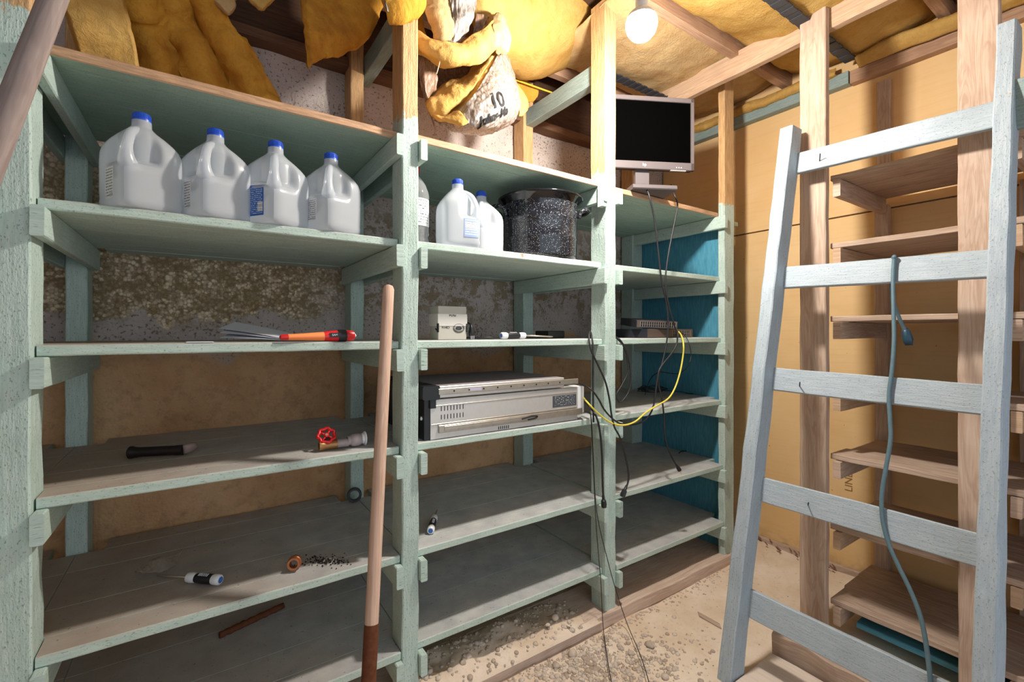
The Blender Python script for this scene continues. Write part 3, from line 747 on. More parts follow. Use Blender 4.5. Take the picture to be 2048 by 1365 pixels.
sw2 = switch('network_switch', 'smaller tilted network switch lying on top of the other one', (1.83, 1.575, Z3 + .052), math.radians(-24), .225, .20, .038, math.radians(5), math.radians(2), (16, .02, .215))

# ================================================================ BOX WITH STRAPS, PLUG
bx = thing('small_carton', 'small grey carton standing upside down with a pale printed band', 'box', (.80, 1.64, Z3))
a, b = at(876, 677, Y=1.62), at(935, 677, Y=1.62); za, zb2 = Z3, at(900, 613, Y=1.62).z
MB().box((a.x + .002, 1.622, za), (b.x - .004, 1.70, zb2), c=.001).build('body', M['card'], bx)
slv = MB().box((a.x, 1.6205, za + .052), (b.x - .001, 1.704, za + .10), c=.001).build('sleeve', M['card_light'], bx)
for xx in (a.x - .001, b.x - .006): MB().box((xx, 1.618, za + .028), (xx + .005, 1.63, za + .062), c=.001).build('strap_tab', M['black'], bx)
xc = (a.x + b.x) / 2
text('MaTel', .012, (xc - .002, 1.6195, za + .094), (-1, 0, 0), (0, 0, -1), M['ink'], slv)
text('C8416', .0125, (xc - .031, 1.6215, za + .047), (-1, 0, 0), (0, 0, -1), M['ink'], bx)
mb = MB()
for (ra, rb, w_) in ((.024, .017, .0012), (.020, .0135, .0008), (.012, .004, .003)):
    mb.tube([(xc + .026 + ra * math.cos(t_), 1.6213, za + .044 + rb * math.sin(t_)) for t_ in [k * math.pi / 16 for k in range(33)]], w_, 5)
mb.build('oval_stamp', M['ink'], bx)
pg = thing('power_plug', 'black three prong plug lying beside the grey carton', 'plug', at(940, 676, Y=1.63))
q = pg.location.copy(); q.z = Z3
MB().tube([q + V((.004, 0, .062)), q + V((.006, 0, .045)), q + V((.008, 0, .03)), q + V((.009, 0, .014))], [.004, .008, .013, .013], 12).build('body', M['black'], pg, smooth=True)
for dx in (-.006, 0, .007): MB().tube([q + V((.009 + dx, -.004, .014)), q + V((.009 + dx, -.004, .0))], .0018, 6).build('prong', M['chrome'], pg)
MB().tube(spline([q + V((.004, 0, .062)), q + V((-.02, .05, .07)), q + V((-.07, .10, .05)), q + V((-.135, .03, .045)), q + V((-.14, .0, .03)), q + V((-.12, .03, .006)), q + V((0, .05, .006)), q + V((.09, .0, .006)), q + V((.14, .02, .006)), q + V((.4, .08, .006))], 60), .0035, 7).build('cord', M['rubber'], pg, smooth=True)
bb = at(1182, 664, Y=1.66); tag(MB().box((1.36, 1.70, Z3), (1.46, 1.80, Z3 + .035), c=.004).build('power_adapter', M['black']), 'black power adapter half hidden behind the green post above the servers', 'power adapter')

# ================================================================ SCREWDRIVERS
def screwdriver(label, butt, neck, tip, r):
    butt, neck, tip = V(butt), V(neck), V(tip); t = thing('screwdriver', label, 'screwdriver', (butt.x, butt.y, butt.z - r), 'black and white screwdrivers')
    ax = (neck - butt); L = ax.length; ax.normalize()
    ec = MB().lathe([(.0005, 0), (r * .8, .0), (r * 1.0, .003), (r * 1.05, .010), (r * 1.0, L * .2), (r * .9, L * .24)], butt, ax, 24); ec = ec.build('end_cap', M['white'], t, smooth='auto')
    gp = MB().lathe([(r * .9, L * .22), (r * .98, L * .26), (r * 1.0, L * .5), (r * .86, L * .72), (r * .84, L * .76)], butt, ax, 24).build('grip', M['black'], t, smooth=True)
    MB().lathe([(r * .84, L * .74), (r * .98, L * .80), (r * 1.02, L * .9), (r * .9, L * .99), (r * .25, L)], butt, ax, 24).build('collar', M['white'], t, smooth='auto')
    MB().tube([neck - ax * .004, tip - (tip - neck) * .1, tip], [r * .26, r * .26, r * .16], 10).build('shaft', M['steel_dark'], t, smooth=True)
    MB().lathe([(r * .62, -.0003), (r * .62, -.0008), (r * .5, -.0009), (.0005, -.0009)], butt, ax, 20).build('cap_badge', M['blue_mark'], ec)
    up = V((0, 0, 1)); s_ = ax.cross(up).normalized(); up2 = s_.cross(ax)
    side = (up2 - s_ * .3).normalized() if s_.y > 0 else (up2 + s_ * .3).normalized()
    mb = MB()
    for k in range(6):
        c0 = butt + ax * (L * (.36 + .05 * k)); wv = ax.cross(side)
        mb.beam(c0 + side * r * .99 - wv * r * .32, c0 + side * r * .99 + wv * r * .32, ax * .0012, side * .0006, .0001, 0, 9)
    mb.build('grip_lettering', M['ink_white'], gp)
    return t
zS = Z3 + .014
screwdriver('screwdriver lying on the shelf above the servers, shaft pointing at the wide post', (1.018, 1.58, zS), (1.141, 1.585, zS), (1.305, 1.60, Z3 + .008), .0135)
z5 = LV[4] + .002
screwdriver('screwdriver on the lower first bay shelf beside the torn plastic scrap', (.05, 1.600, z5 + .0145), (-.03, 1.672, z5 + .0145), (-.105, 1.755, z5 + .006), .0145)
screwdriver('screwdriver on the lower middle bay shelf, cap towards the green post', (.70, 1.565, z5 + .0135), (.765, 1.672, z5 + .0135), (.815, 1.755, z5 + .006), .0135)

# ================================================================ RED / ORANGE TOOL, PAPERS
tl = thing('hand_tool', 'orange and red hand tool with black collar lying across the shelf edge', 'hand tool', (.30, 1.50, Z3))
A, B = V((.192, 1.492, Z3 + .013)), V((.418, 1.515, Z3 + .0175)); ax = (B - A); L = ax.length; ax.normalize()
def ell(prof, m, nm):
    s_ = ax.cross(V((0, 0, 1))).normalized(); u_ = s_.cross(ax); mb = MB(); n = 24; vs = []; fs = []
    for (l, rw, rh) in prof:
        for i in range(n):
            a_ = 2 * math.pi * i / n; vs.append(A + ax * (l * L) + s_ * rw * math.cos(a_) + u_ * rh * math.sin(a_))
    for k in range(len(prof) - 1):
        for i in range(n): j = (i + 1) % n; fs.append((k*n+i, k*n+j, k*n+n+j, k*n+n+i))
    fs.append(tuple(range(n-1, -1, -1))); fs.append(tuple((len(prof)-1)*n + i for i in range(n)))
    return mb.add(vs, fs).build(nm, m, tl, smooth='auto')
ell([(0, .004, .003), (.01, .009, .007), (.05, .011, .0085), (.11, .011, .0088)], M['red'], 'end_cap')
ell([(.10, .0112, .009), (.3, .012, .0105), (.56, .014, .014)], M['orange'], 'grip')
ell([(.55, .0142, .0145), (.66, .0155, .017), (.74, .016, .018)], M['red'], 'barrel')
ell([(.735, .017, .019), (.76, .0178, .020), (.83, .0178, .020), (.85, .0168, .019)], M['black'], 'collar')
ell([(.845, .016, .018), (.9, .016, .0175), (.96, .014, .015), (.975, .009, .01)], M['red'], 'head')
ell([(.972, .006, .0065), (.99, .005, .0055), (1.0, .002, .002)], M['white'], 'tip')
c0 = A + ax * (.68 * L); s2 = V((0, -1, 0))
mb = MB(); mb.beam(c0 + V((-.014, -.0162, .003)), c0 + V((.02, -.0172, .004)), (0, 0, .007), (0, .0012, 0), .0008, 0, 9); bdg = mb.build('badge', M['black'], tl)
text('SAM', .009, c0 + V((.001, -.0182, .0035)), (1, 0, .05), (0, 0, 1), M['ink_white'], bdg)
lf_ = thing('folded_leaflet', 'folded white paper leaflet fanned open beside the orange tool', 'paper', (.13, 1.68, Z3))
for k, (dz, dy) in enumerate(((.006, 0), (.022, .02), (.036, .05))):
    p0, p1 = V((.05, 1.70 + dy, Z3 + .004 + dz)), V((.24, 1.60, Z3 + .002 + .001 * k))
    q0, q1 = p0 + V((.05, .10, .024)), p1 + V((.05, .10, .012))
    fn = net([[p0, p0.lerp(p1, .5) + V((0, 0, .002)), p1], [q0, q0.lerp(q1, .5) + V((0, 0, .002)), q1]])
    mb = MB(); mb.grid(fn, 8, 2); mb.grid(lambda u, v: fn(u, v) - V((0, 0, .0006)), 8, 2, flip=True); mb.build('page', M['paper'], lf_)
pa, pb = at(372, 688, Y=1.51), at(428, 688, Y=1.51)
tag(MB().box((pa.x, 1.495, Z3), (pb.x, 1.60, Z3 + .0015), c=.0003).build('paper_slip', M['paper']), 'small white paper slip lying flat at the shelf edge', 'paper')

# ================================================================ PIPE, VALVE, RING, FITTING, BAR, SCRAP
z4 = LV[3] + .002
rd = thing('iron_pipe', 'dark iron pipe with flared end and pale broken tip on the first bay shelf', 'pipe', (-.09, 1.77, z4))
a, b, c = V((-.178, 1.80, z4 + .0175)), V((-.04, 1.745, z4 + .0175)), V((-.012, 1.772, z4 + .022)); d = (b - a).normalized()
MB().lathe([(.0005, 0), (.015, .0), (.0185, .003), (.0185, .010), (.0155, .018), (.0145, .03), (.0145, .12), (.0155, .13), (.0155, .145), (.0005, .146)], a, d, 24).build('barrel', M['iron'], rd, smooth='auto')
MB().tube([b - d * .004, b.lerp(c, .3), b.lerp(c, .7), c], [.014, .0145, .013, .010], 14).build('broken_tip', plain('pale_rusty_tip', lin(168, 144, 136), .7, .1, .3, .6), rd, smooth=True)
vv = thing('gate_valve', 'brass gate valve with a red wheel and grey pipe union', 'valve', (.385, 1.56, z4))
o = V((.315, 1.565, z4 + .0165)); d = V((.99, .0, .0)).normalized()
MB().lathe([(.009, 0), (.015, 0), (.0155, .002), (.0155, .012), (.0145, .014), (.0145, .04), (.0155, .043), (.0155, .055), (.009, .056)], o, d, 20).build('brass_body', M['brass'], vv, smooth='auto')
MB().tube([o + d * .026, o + d * .024 + V((0, -.004, .022))], .009, 14).build('bonnet', M['iron'], vv)
wc = o + d * .024 + V((0, .006, .030)); wn = V((-.1, -.75, .65)).normalized(); wx = wn.orthogonal().normalized(); wy = wn.cross(wx)
mb = MB(); ring = [wc + (wx * math.cos(t_) + wy * math.sin(t_)) * (.0245 + .0022 * math.cos(7 * t_)) for t_ in [k * math.pi / 28 for k in range(57)]]
mb.tube(ring, .0052, 8)
for k in range(4):
    a_ = k * math.pi / 2; mb.tube([wc, wc + (wx * math.cos(a_) + wy * math.sin(a_)) * .024], .0034, 6)
mb.lathe([(.0005, .005), (.008, .005), (.008, -.005), (.0005, -.005)], wc, wn, 12); mb.build('hand_wheel', M['red'], vv, smooth=True)
MB().tube([wc - wn * .016, wc + wn * .006], .0038, 8).build('stem', M['steel_dark'], vv)
MB().lathe([(.0125, .055), (.0135, .057), (.0135, .09), (.0125, .091)], o, d, 20).build('nipple', M['pvc'], vv, smooth='auto')
MB().lathe([(.0135, .088), (.0155, .09), (.0155, .097), (.0205, .103), (.022, .112), (.0215, .125), (.017, .135), (.012, .136)], o + V((0, 0, .005)), d, 10).build('union_nut', M['pvc'], vv, smooth='auto')
MB().lathe([(.012, .134), (.017, .134), (.018, .141), (.023, .143), (.023, .147), (.014, .148), (.012, .147)], o + V((0, 0, .007)), d, 24).build('end_collar', M['white'], vv, smooth='auto')
rg = at(708, 994, Y=2.06); mb = MB(); rr = V((.99, -.14, 0)); cc = V((rg.x, 2.055, z5 + .0305))
mb.lathe([(.021, -.016), (.029, -.016), (.0305, -.012), (.0305, .012), (.029, .016), (.021, .016), (.0195, .0), (.021, -.016)], cc, (-.25, -.95, .12), 32)
tag(mb.build('pipe_coupling', M['black'], smooth='auto'), 'black ring coupling standing at the foot of the rear post', 'pipe fitting')
fc = V((.245, 1.575, z5 + .0205)); mb = MB(); mb.lathe([(.0125, -.014), (.019, -.014), (.0205, -.011), (.0205, .0), (.018, .003), (.018, .018), (.0125, .018), (.0115, 0), (.0125, -.014)], fc, (-.32, -.93, .16), 28)
tag(mb.build('copper_fitting', M['copper'], smooth='auto'), 'rusty copper pipe fitting near the black specks on the shelf', 'pipe fitting')
mb = MB()
for k in range(320):
    q = at(random.gauss(652, 24), random.gauss(1122, 6), Z=z5 + .001)
    if q.y < 1.5 or q.y > 2.05 or q.x > .545: continue
    s_ = random.choice([.0005, .0007, .001, .0016, .0022]); mb.box((q.x - s_, q.y - s_, z5), (q.x + s_, q.y + s_, z5 + s_), c=.0002)
tag(mb.build('dirt_specks', M['iron']), 'black dirt specks spilled beside the copper fitting', 'dirt', kind='stuff')
a, b = V((.056, 1.892, LV[5] + .012)), V((.266, 1.96, LV[5] + .012))
mb = MB(); mb.tube([a.lerp(b, k / 20) + V((0, .004 * noise.noise(V((k * .7, 1, 1))), .003 * noise.noise(V((k * .9, 4, 1))))) for k in range(21)], [.011 + .003 * noise.noise(V((k * .8, 2, 9))) for k in range(21)], 10)
tag(mb.build('rusty_bar', M['rust'], smooth=True), 'rusty iron bar lying on the lowest shelf', 'iron bar')
q = V((-.11, 1.80, z5 + .018))
tag(sheet([[q + V((-.06, -.03, .012)), q + V((0, -.04, -.006)), q + V((.055, -.02, .004))], [q + V((-.05, .02, -.012)), q + V((.0, .01, .02)), q + V((.05, .02, -.008))], [q + V((-.03, .07, .006)), q + V((.01, .06, -.01)), q + V((.06, .05, .012))]], .002, .004, 20, 30, 30, .08, crinkle=.006).build('plastic_scrap', M['film_thin'], smooth=True), 'crumpled clear plastic scrap at the shaft end of a screwdriver', 'plastic scrap')

# ================================================================ POLES
rdv = V((-.036, -.073, -.235)); p0 = V((-.217, 1.113, CZ + .56))
top = p0 - rdv * 3.30; bot = p0 + rdv * (p0.z / .235)
pole = thing('grey_pole', 'weathered grey wooden pole leaning across the nearest green post', 'pole', (bot.x, bot.y, 0))
MB().tube([bot.lerp(top, k / 24) for k in range(25)], [.0185 + .0006 * noise.noise(V((k, 0, 0))) for k in range(25)], 20).build('shaft', M['wood_grey'], pole, smooth='auto')
s0, s1 = V((.498, 1.437, CZ + .141)), V((.364, 1.203, CZ - .913)); dd = (s1 - s0)
foot = s0 + dd * ((s0.z - .16) / -dd.z); fer = at(741, 1250, Y=1.238)
k1 = (s0.z - fer.z) / (s0.z - foot.z); tipb = s0 + dd * ((s0.z - .0) / -dd.z)
sh = thing('shovel', 'shovel with pale wooden handle and rusty socket leaning against the shelves', 'shovel', (tipb.x, tipb.y, 0))
mb = MB(); mb.tube([s0 - dd.normalized() * .010, s0 - dd.normalized() * .006, s0 + dd.normalized() * .004] + [s0.lerp(foot, k1 * k / 18) for k in range(1, 19)], [.006, .014, .0178] + [.018 + .0005 * noise.noise(V((k * .6, 3, 0))) for k in range(18)], 20)
mb.build('handle', M['wood_ash'], sh, smooth='auto')
MB().tube([s0.lerp(foot, k1 - .004), s0.lerp(foot, k1 + .01), s0.lerp(foot, .9), foot], [.0186, .0192, .019, .0155], 20).build('socket', M['rust'], sh, smooth='auto')
dn = dd.normalized(); sx = V((1, 0, 0)) - dn * dn.x; sx.normalize(); bn = sx.cross(dn)
def blade(u, v):
    w_ = .105 * (1 - .9 * max(0, (v - .55) / .45) ** 2); a_ = (u - .5) * 2
    return foot.lerp(tipb, .0) + dn * (-.01 + v * (tipb - foot).length * 1.0) + sx * a_ * w_ + bn * (.028 * (1 - a_ * a_) - .012)
mb = MB(); mb.grid(blade, 14, 12); mb.grid(lambda u, v: blade(u, v) - bn * .002, 14, 12, flip=True); mb.build('blade', M['rust'], sh, smooth=True)

# ================================================================ CABLES
def cable(name, label, cat, pts, r, m, n=90, group=None, plug=None, sm=8):
    pts = [V(p) for p in pts]
    mb = MB(); mb.tube(spline(pts, n), r, sm)
    if not plug: return tag(mb.build(name, m, smooth=True), label, cat, group)
    t = thing(name, label, cat, pts[-1], group); mb.build('cord', m, t, smooth=True)
    a = pts[-1]; d = (pts[-1] - pts[-2]).normalized()
    if plug == 'iec':
        MB().tube([a - d * .02, a, a + d * .004, a + d * .022, a + d * .034], [r * 1.2, .007, .011, .0125, .011], 8).build('plug', M['black'], t, smooth='auto')
    else:
        MB().tube([a - d * .022, a - d * .004, a, a + d * .018, a + d * .02], [r * 1.2, .006, .0095, .011, .008], 12).build('plug', M['black'], t, smooth='auto')
        s_ = d.cross(V((.6, -1, .2))).normalized()
        for q in (-.0065, .0065):
            MB().beam(a + d * .018 + s_ * q, a + d * .040 + s_ * q, d.cross(s_) * .003, s_ * .0008, .0002, 0, 9).build('prong', M['chrome'], t)
    return t
def px(l, Y): return [at(a, b, Y=(y[0] if y else Y)) for a, b, *y in l]
cable('monitor_power_cord', 'black power cord hanging from the monitor to a bare two prong plug', 'cord',
      px([(1290, 366, 1.56), (1292, 376, 1.48), (1299, 394), (1309, 440), (1316, 500), (1323, 560), (1332, 602), (1336, 640), (1334, 680), (1326, 720), (1318, 748), (1317, 768), (1324, 800), (1328, 835), (1329, 865), (1334, 892), (1345, 918), (1356, 936)], 1.445), .0042, M['rubber'], 110, plug='nema')
cable('monitor_signal_cable', 'black cable looping from the monitor back to the servers', 'cord',
      px([(1342, 370, 1.55), (1346, 384, 1.46), (1355, 408), (1350, 440), (1342, 480), (1335, 520), (1331, 560), (1335, 600), (1345, 640), (1354, 668), (1353, 690), (1341, 710), (1328, 726), (1318, 742), (1313, 770), (1307, 812), (1295, 836), (1276, 848), (1250, 850), (1230, 842), (1210, 822), (1196, 797), (1180, 778), (1158, 768, 1.52)], 1.435), .0040, M['rubber'], 120)
cable('hanging_cord', 'black cord looped over the middle shelf and hanging down the post to a square plug', 'cord',
      px([(1187, 845, 1.455), (1186, 780, 1.45), (1186, 700, 1.45), (1183, 672, 1.47), (1180, 664, 1.475), (1178, 674, 1.45), (1182, 700), (1198, 735), (1211, 765), (1219, 800), (1223, 830), (1229, 855), (1240, 876), (1250, 910), (1257, 945), (1256, 965), (1250, 980)], 1.43), .0042, M['rubber'], 110, plug='iec')
cable('server_power_cord', 'thick black cord dropping from the server end down the post front', 'cord',
      px([(1167, 800, 1.54), (1180, 815, 1.48), (1193, 835), (1200, 865), (1204, 910), (1205, 955), (1206, 985), (1207, 1000)], 1.43), .0045, M['rubber'], 60, plug='iec')
a_ = px([(1176, 806, 1.50), (1181, 830), (1184, 880), (1187, 940), (1190, 1010), (1193, 1060), (1197, 1110), (1202, 1170)], 1.43) + [at(1206, 1250, Z=.02), at(1215, 1320, Z=.012), at(1224, 1372, Z=.01)]
cable('thin_black_wire', 'thin black wire falling from the servers straight to the gravel', 'wire', a_, .0017, M['rubber'], 110, sm=6)
a_ = px([(1178, 803, 1.50), (1183, 840), (1186, 900), (1191, 1000), (1199, 1055), (1215, 1120), (1230, 1175)], 1.42) + [at(1253, 1245, Z=.02), at(1281, 1312, Z=.012), at(1300, 1372, Z=.01)]
cable('thin_black_wire', 'thin black wire slanting across the sill timber to the dirt, nearer the ladder', 'wire', a_, .0017, M['rubber'], 110, sm=6)
cable('ethernet_cable', 'yellow ethernet cable swinging between the network switch and the server end', 'cable',
      px([(1357, 664, 1.53), (1363, 672, 1.48), (1367, 690), (1366, 712), (1360, 745), (1350, 776), (1336, 798), (1310, 814), (1290, 827), (1270, 844), (1247, 851), (1222, 846), (1197, 828), (1177, 808), (1166, 795, 1.52)], 1.43), .0040, M['yellow_cord'], 100)
cable('looped_cord', 'black cord loop hanging below the middle shelf just past the wide post', 'cord',
      px([(1228, 676, 1.60), (1236, 676, 1.47), (1247, 690), (1256, 712), (1261, 745), (1260, 775), (1251, 795), (1239, 805), (1233, 790), (1244, 770), (1255, 745), (1254, 712), (1243, 688), (1235, 679, 1.48), (1228, 674, 1.58)], 1.455), .0032, M['rubber'], 100)
cable('thin_switch_cord', 'thin dark cord curving from the network switch behind the yellow cable', 'cord',
      px([(1363, 667, 1.53), (1371, 672, 1.49), (1379, 690), (1382, 712), (1378, 728), (1370, 740, 1.55), (1352, 748, 1.7), (1318, 745, 1.9), (1300, 760, 1.95), (1290, 790, 1.75)], 1.46), .0024, M['rubber'], 90, sm=6)
cp = []; z4c = LV[3] + .006; cc = at(1318, 790, Z=z4c)
for k in range(64):
    t_ = k / 64 * 2 * math.pi * 4.6; rr = .075 + .022 * noise.noise(V((k * .31, 2, 2)))
    cp.append((cc.x + rr * 1.25 * math.cos(t_), cc.y + .05 + rr * math.sin(t_), z4c + .018 * (1 + noise.noise(V((k * .5, 9, 1)))) + .0003 * k))
cp += [(cc.x + .17, cc.y - .02, z4c + .01), (cc.x + .20, cc.y - .06, z4c), (cc.x + .22, cc.y - .10, z4c)]
cable('coiled_wire', 'loose coil of thin black wire on the end bay shelf', 'wire', cp, .0022, M['rubber'], 240, sm=6)
tg = at(1370, 904, Z=LV[4] + .006)
tag(MB().tube(spline([tg + V((-.06, 0, 0)), tg + V((-.02, .012, .002)), tg + V((.02, .008, 0)), tg + V((.055, -.006, 0))], 16), [.003] * 17, 6).build('bent_wire', M['iron'], smooth=True), 'short bent dark wire on the end bay shelf above the lowest', 'wire')
# cord over the ladder rung
rz = 1.576; ct = at(1789, 514, X=LXF(1.55) + .066); cX = lambda z: LXF(z) - .012
def lp(x_, y_):
    X = 2.0
    for _ in range(6): p = at(x_, y_, X=X); X = LXF(p.z) + .062
    return at(x_, y_, X=X)
path = [at(1812, 664, X=2.15), at(1800, 640, X=2.13), at(1786, 600, X=2.10), at(1783, 560, X=2.085), at(1784, 525, X=2.065), at(1787, 515, X=2.045), at(1789, 514, X=2.03)] + [lp(*q) for q in ((1788, 522), (1786, 560), (1787, 620), (1788, 680), (1784, 740), (1778, 790), (1780, 840), (1781, 880), (1773, 930), (1766, 970), (1763, 1005), (1766, 1045), (1778, 1090), (1798, 1135), (1820, 1180), (1838, 1225), (1848, 1265), (1855, 1310), (1862, 1375))]
pz = path[-1]; path += [V((pz.x - .02, pz.y - .02, .06)), V((pz.x - .08, pz.y - .06, .012)), V((pz.x - .2, pz.y - .1, .012))]
ck = thing('extension_cord', 'teal grey cord draped over the ladder rung and hanging to the floor', 'cord', (pz.x, pz.y, 0))
MB().tube(spline(path, 160), .0062, 10).build('cord', M['cord_teal'], ck, smooth=True)
MB().tube([path[0] + V((0, .004, .012)), path[0], path[0] + V((0, -.006, -.03)), path[0] + V((0, -.008, -.05))], [.008, .013, .016, .011], 12).build('plug', M['teal'], ck, smooth=True)
cable('yellow_wire', 'thin yellow electrical wire stretched above the shelving near the bundle', 'wire', px([(900, 118, 1.98), (960, 138, 1.96), (1008, 152, 1.95), (1060, 170, 1.95), (1112, 188, 1.95), (1150, 196, 2.0)], 1.95), .0045, M['wire'], 40)

# ================================================================ INSULATION
def N(rows): return [[at(a, b, Y=c) for a, b, c in r] for r in rows]
def NY(rows, ys): return [[at(a, b, Y=y) for a, b in r] for r, y in zip(rows, ys)]
GI = 'loose fibreglass insulation'
tag(sheet(NY([[(100, -60), (175, -60), (245, -60)], [(118, 0), (185, 0), (250, 0)], [(135, 45), (195, 45), (262, 45)], [(148, 85), (212, 90), (272, 92)], [(160, 125), (225, 132), (280, 140)], [(172, 165), (235, 172), (290, 180)]], [1.72, 1.74, 1.76, 1.80, 1.84, 1.86]), .06, .03, 4, 44, 60, .05, seed=1.3).build('insulation_batt', M['insul'], smooth=True),
    'bright yellow batt drooping behind the top shelf beside the grey pole', 'insulation', GI)
def folds(rows, ys, d): return [[at(a, b, Y=y + d[i] * (.6 + .4 * (j % 2))) for i, (a, b) in enumerate(r)] for j, (r, y) in enumerate(zip(rows, ys))]
tag(sheet(folds([[(238, -60), (270, -60), (302, -60), (335, -60), (365, -60), (390, -60), (415, -60)], [(246, 0), (278, 0), (310, 0), (345, 0), (378, 0), (402, 0), (430, 0)], [(255, 50), (290, 52), (330, 52), (368, 54), (402, 56), (430, 58), (462, 60)], [(268, 100), (308, 106), (352, 110), (394, 112), (430, 114), (466, 116), (505, 118)], [(285, 160), (328, 168), (372, 174), (418, 176), (460, 180), (505, 185), (552, 190)], [(300, 210), (342, 218), (388, 222), (432, 226), (475, 230), (520, 235), (570, 240)]], [1.90, 1.94, 1.97, 1.99, 2.01, 2.01], [.02, -.05, .03, -.02, .05, -.03, .02]), .06, .042, 7, 80, 70, .04, seed=4.1).build('insulation_batt', M['insul_old'], smooth=True),
    'broad stained brownish yellow batt slumped against the back wall', 'insulation', GI)
tag(sheet(NY([[(590, -50), (650, -50), (715, -50), (785, -50)], [(600, 0), (652, 0), (712, 0), (775, -5)], [(604, 45), (650, 52), (706, 50), (758, 25)], [(610, 92), (650, 92), (690, 88), (738, 58)], [(617, 140), (632, 122), (668, 113), (708, 96)]], [1.80, 1.83, 1.86, 1.9, 1.94]), .05, .02, 9, 48, 48, .07, seed=7.7).build('insulation_batt', M['insul_old'], smooth=True),
    'ragged yellow scrap hanging between the dark deck and the bundle', 'insulation', GI)
tag(sheet(NY([[(415, -30), (450, -30), (482, -30)], [(424, 0), (448, 4), (472, 0)], [(440, 16), (456, 18), (472, 14)], [(450, 26), (456, 30), (461, 27)]], [1.9] * 4), .03, .012, 14, 20, 20, .08, seed=2.2).build('insulation_tuft', M['insul_pale'], smooth=True), 'small pale tuft at the picture top above the stained batt', 'insulation', GI)
tag(sheet(NY([[(480, -30), (525, -30), (570, -30)], [(496, 0), (525, 0), (552, -2)], [(508, 10), (525, 12), (536, 9)], [(518, 19), (525, 20), (530, 18)]], [1.8] * 4), .03, .012, 14, 20, 20, .08, seed=3.2).build('insulation_tuft', M['insul'], smooth=True), 'small yellow tuft hanging alone below the dark deck', 'insulation', GI)
tag(sheet(NY([[(905, -90), (1020, -100), (1140, -95), (1275, -70)], [(932, -20), (1028, -25), (1135, -25), (1250, -15)], [(945, 42), (1035, 48), (1128, 42), (1226, 18)], [(955, 84), (1040, 108), (1115, 96), (1200, 58)], [(962, 106), (1045, 140), (1108, 132), (1176, 92)], [(970, 92), (1045, 118), (1103, 112), (1165, 78)]], [1.60, 1.62, 1.68, 1.78, 1.92, 2.1]), .08, .016, 6, 60, 50, .03, seed=9.0).build('insulation_batt', M['insul'], smooth=True),
    'big pale yellow batt bulging down beside the glowing bulb', 'insulation', GI)
def batt(x0, x1, y0, y1, z, sag, seed, label, m='insul'):
    rows = []
    for j in range(6):
        v = j / 5; r = []
        for i in range(9):
            u = i / 8; r.append(V((x0 + (x1 - x0) * u, y0 + (y1 - y0) * v, z - sag * math.sin(math.pi * v) * (.75 + .5 * noise.noise(V((u * 4 + seed, v * 2, 1)))))))
        rows.append(r)
    return tag(sheet(rows, .07, .016, 6, 70, 36, .015, seed=seed).build('insulation_batt', M[m], smooth=True), label, 'insulation', GI)
batt(1.50, 2.83, 1.35, 1.95, 2.80, .05, 11.0, 'ceiling batt in the joist bay nearest the shelf wall, above the monitor', 'insul_pale')
batt(1.15, 2.83, .65, 1.29, 2.795, .075, 14.0, 'ceiling batt over the top of the front fir post, crossed by a strap')
batt(1.15, 2.83, -.3, .59, 2.795, .07, 17.0, 'ceiling batt at the near end above the ladder top')
GS = 'black straps under the ceiling batts'
for (y, x0, x1, lb) in ((.975, 1.75, 2.76, 'black insulation strap under the ceiling next to the fir post top'), (1.755, 1.70, 2.30, 'grey black strap across the ceiling batt above the monitor')):
    mb = MB(); n = 24
    for k in range(n):
        xa, xb = x0 + (x1 - x0) * k / n, x0 + (x1 - x0) * (k + 1) / n
        mb.beam((xa, y, 2.688 + .004 * (k % 2)), (xb, y, 2.688 + .004 * (k % 2)), (0, .028, 0), (0, 0, .003), .001, 0, 9)
    tag(mb.build('support_strap', M['strap']), lb, 'strap', GS)
# edge fluff above the grey plate of the right wall
tag(sheet([[V((2.79, 2.05 - 1.0 * i / 8, 2.70)) for i in range(9)], [V((2.775, 2.05 - 1.0 * i / 8, 2.675 + .01 * math.sin(i * 2.1))) for i in range(9)], [V((2.80, 2.05 - 1.0 * i / 8, 2.664)) for i in range(9)]], .03, .012, 14, 60, 14, .02, seed=21).build('insulation_strip', M['insul'], smooth=True), 'thin yellow strip squeezed out above the grey wall plate', 'insulation', GI)
tag(sheet([[V((2.785, .95 - 1.4 * i / 8, 2.70)) for i in range(9)], [V((2.74, .95 - 1.4 * i / 8, 2.685 + .014 * math.sin(i * 1.7))) for i in range(9)], [V((2.79, .95 - 1.4 * i / 8, 2.658)) for i in range(9)]], .04, .014, 12, 60, 14, .02, seed=23).build('insulation_strip', M['insul'], smooth=True), 'yellow strip bulging above the brown plate between the two fir posts', 'insulation', GI)

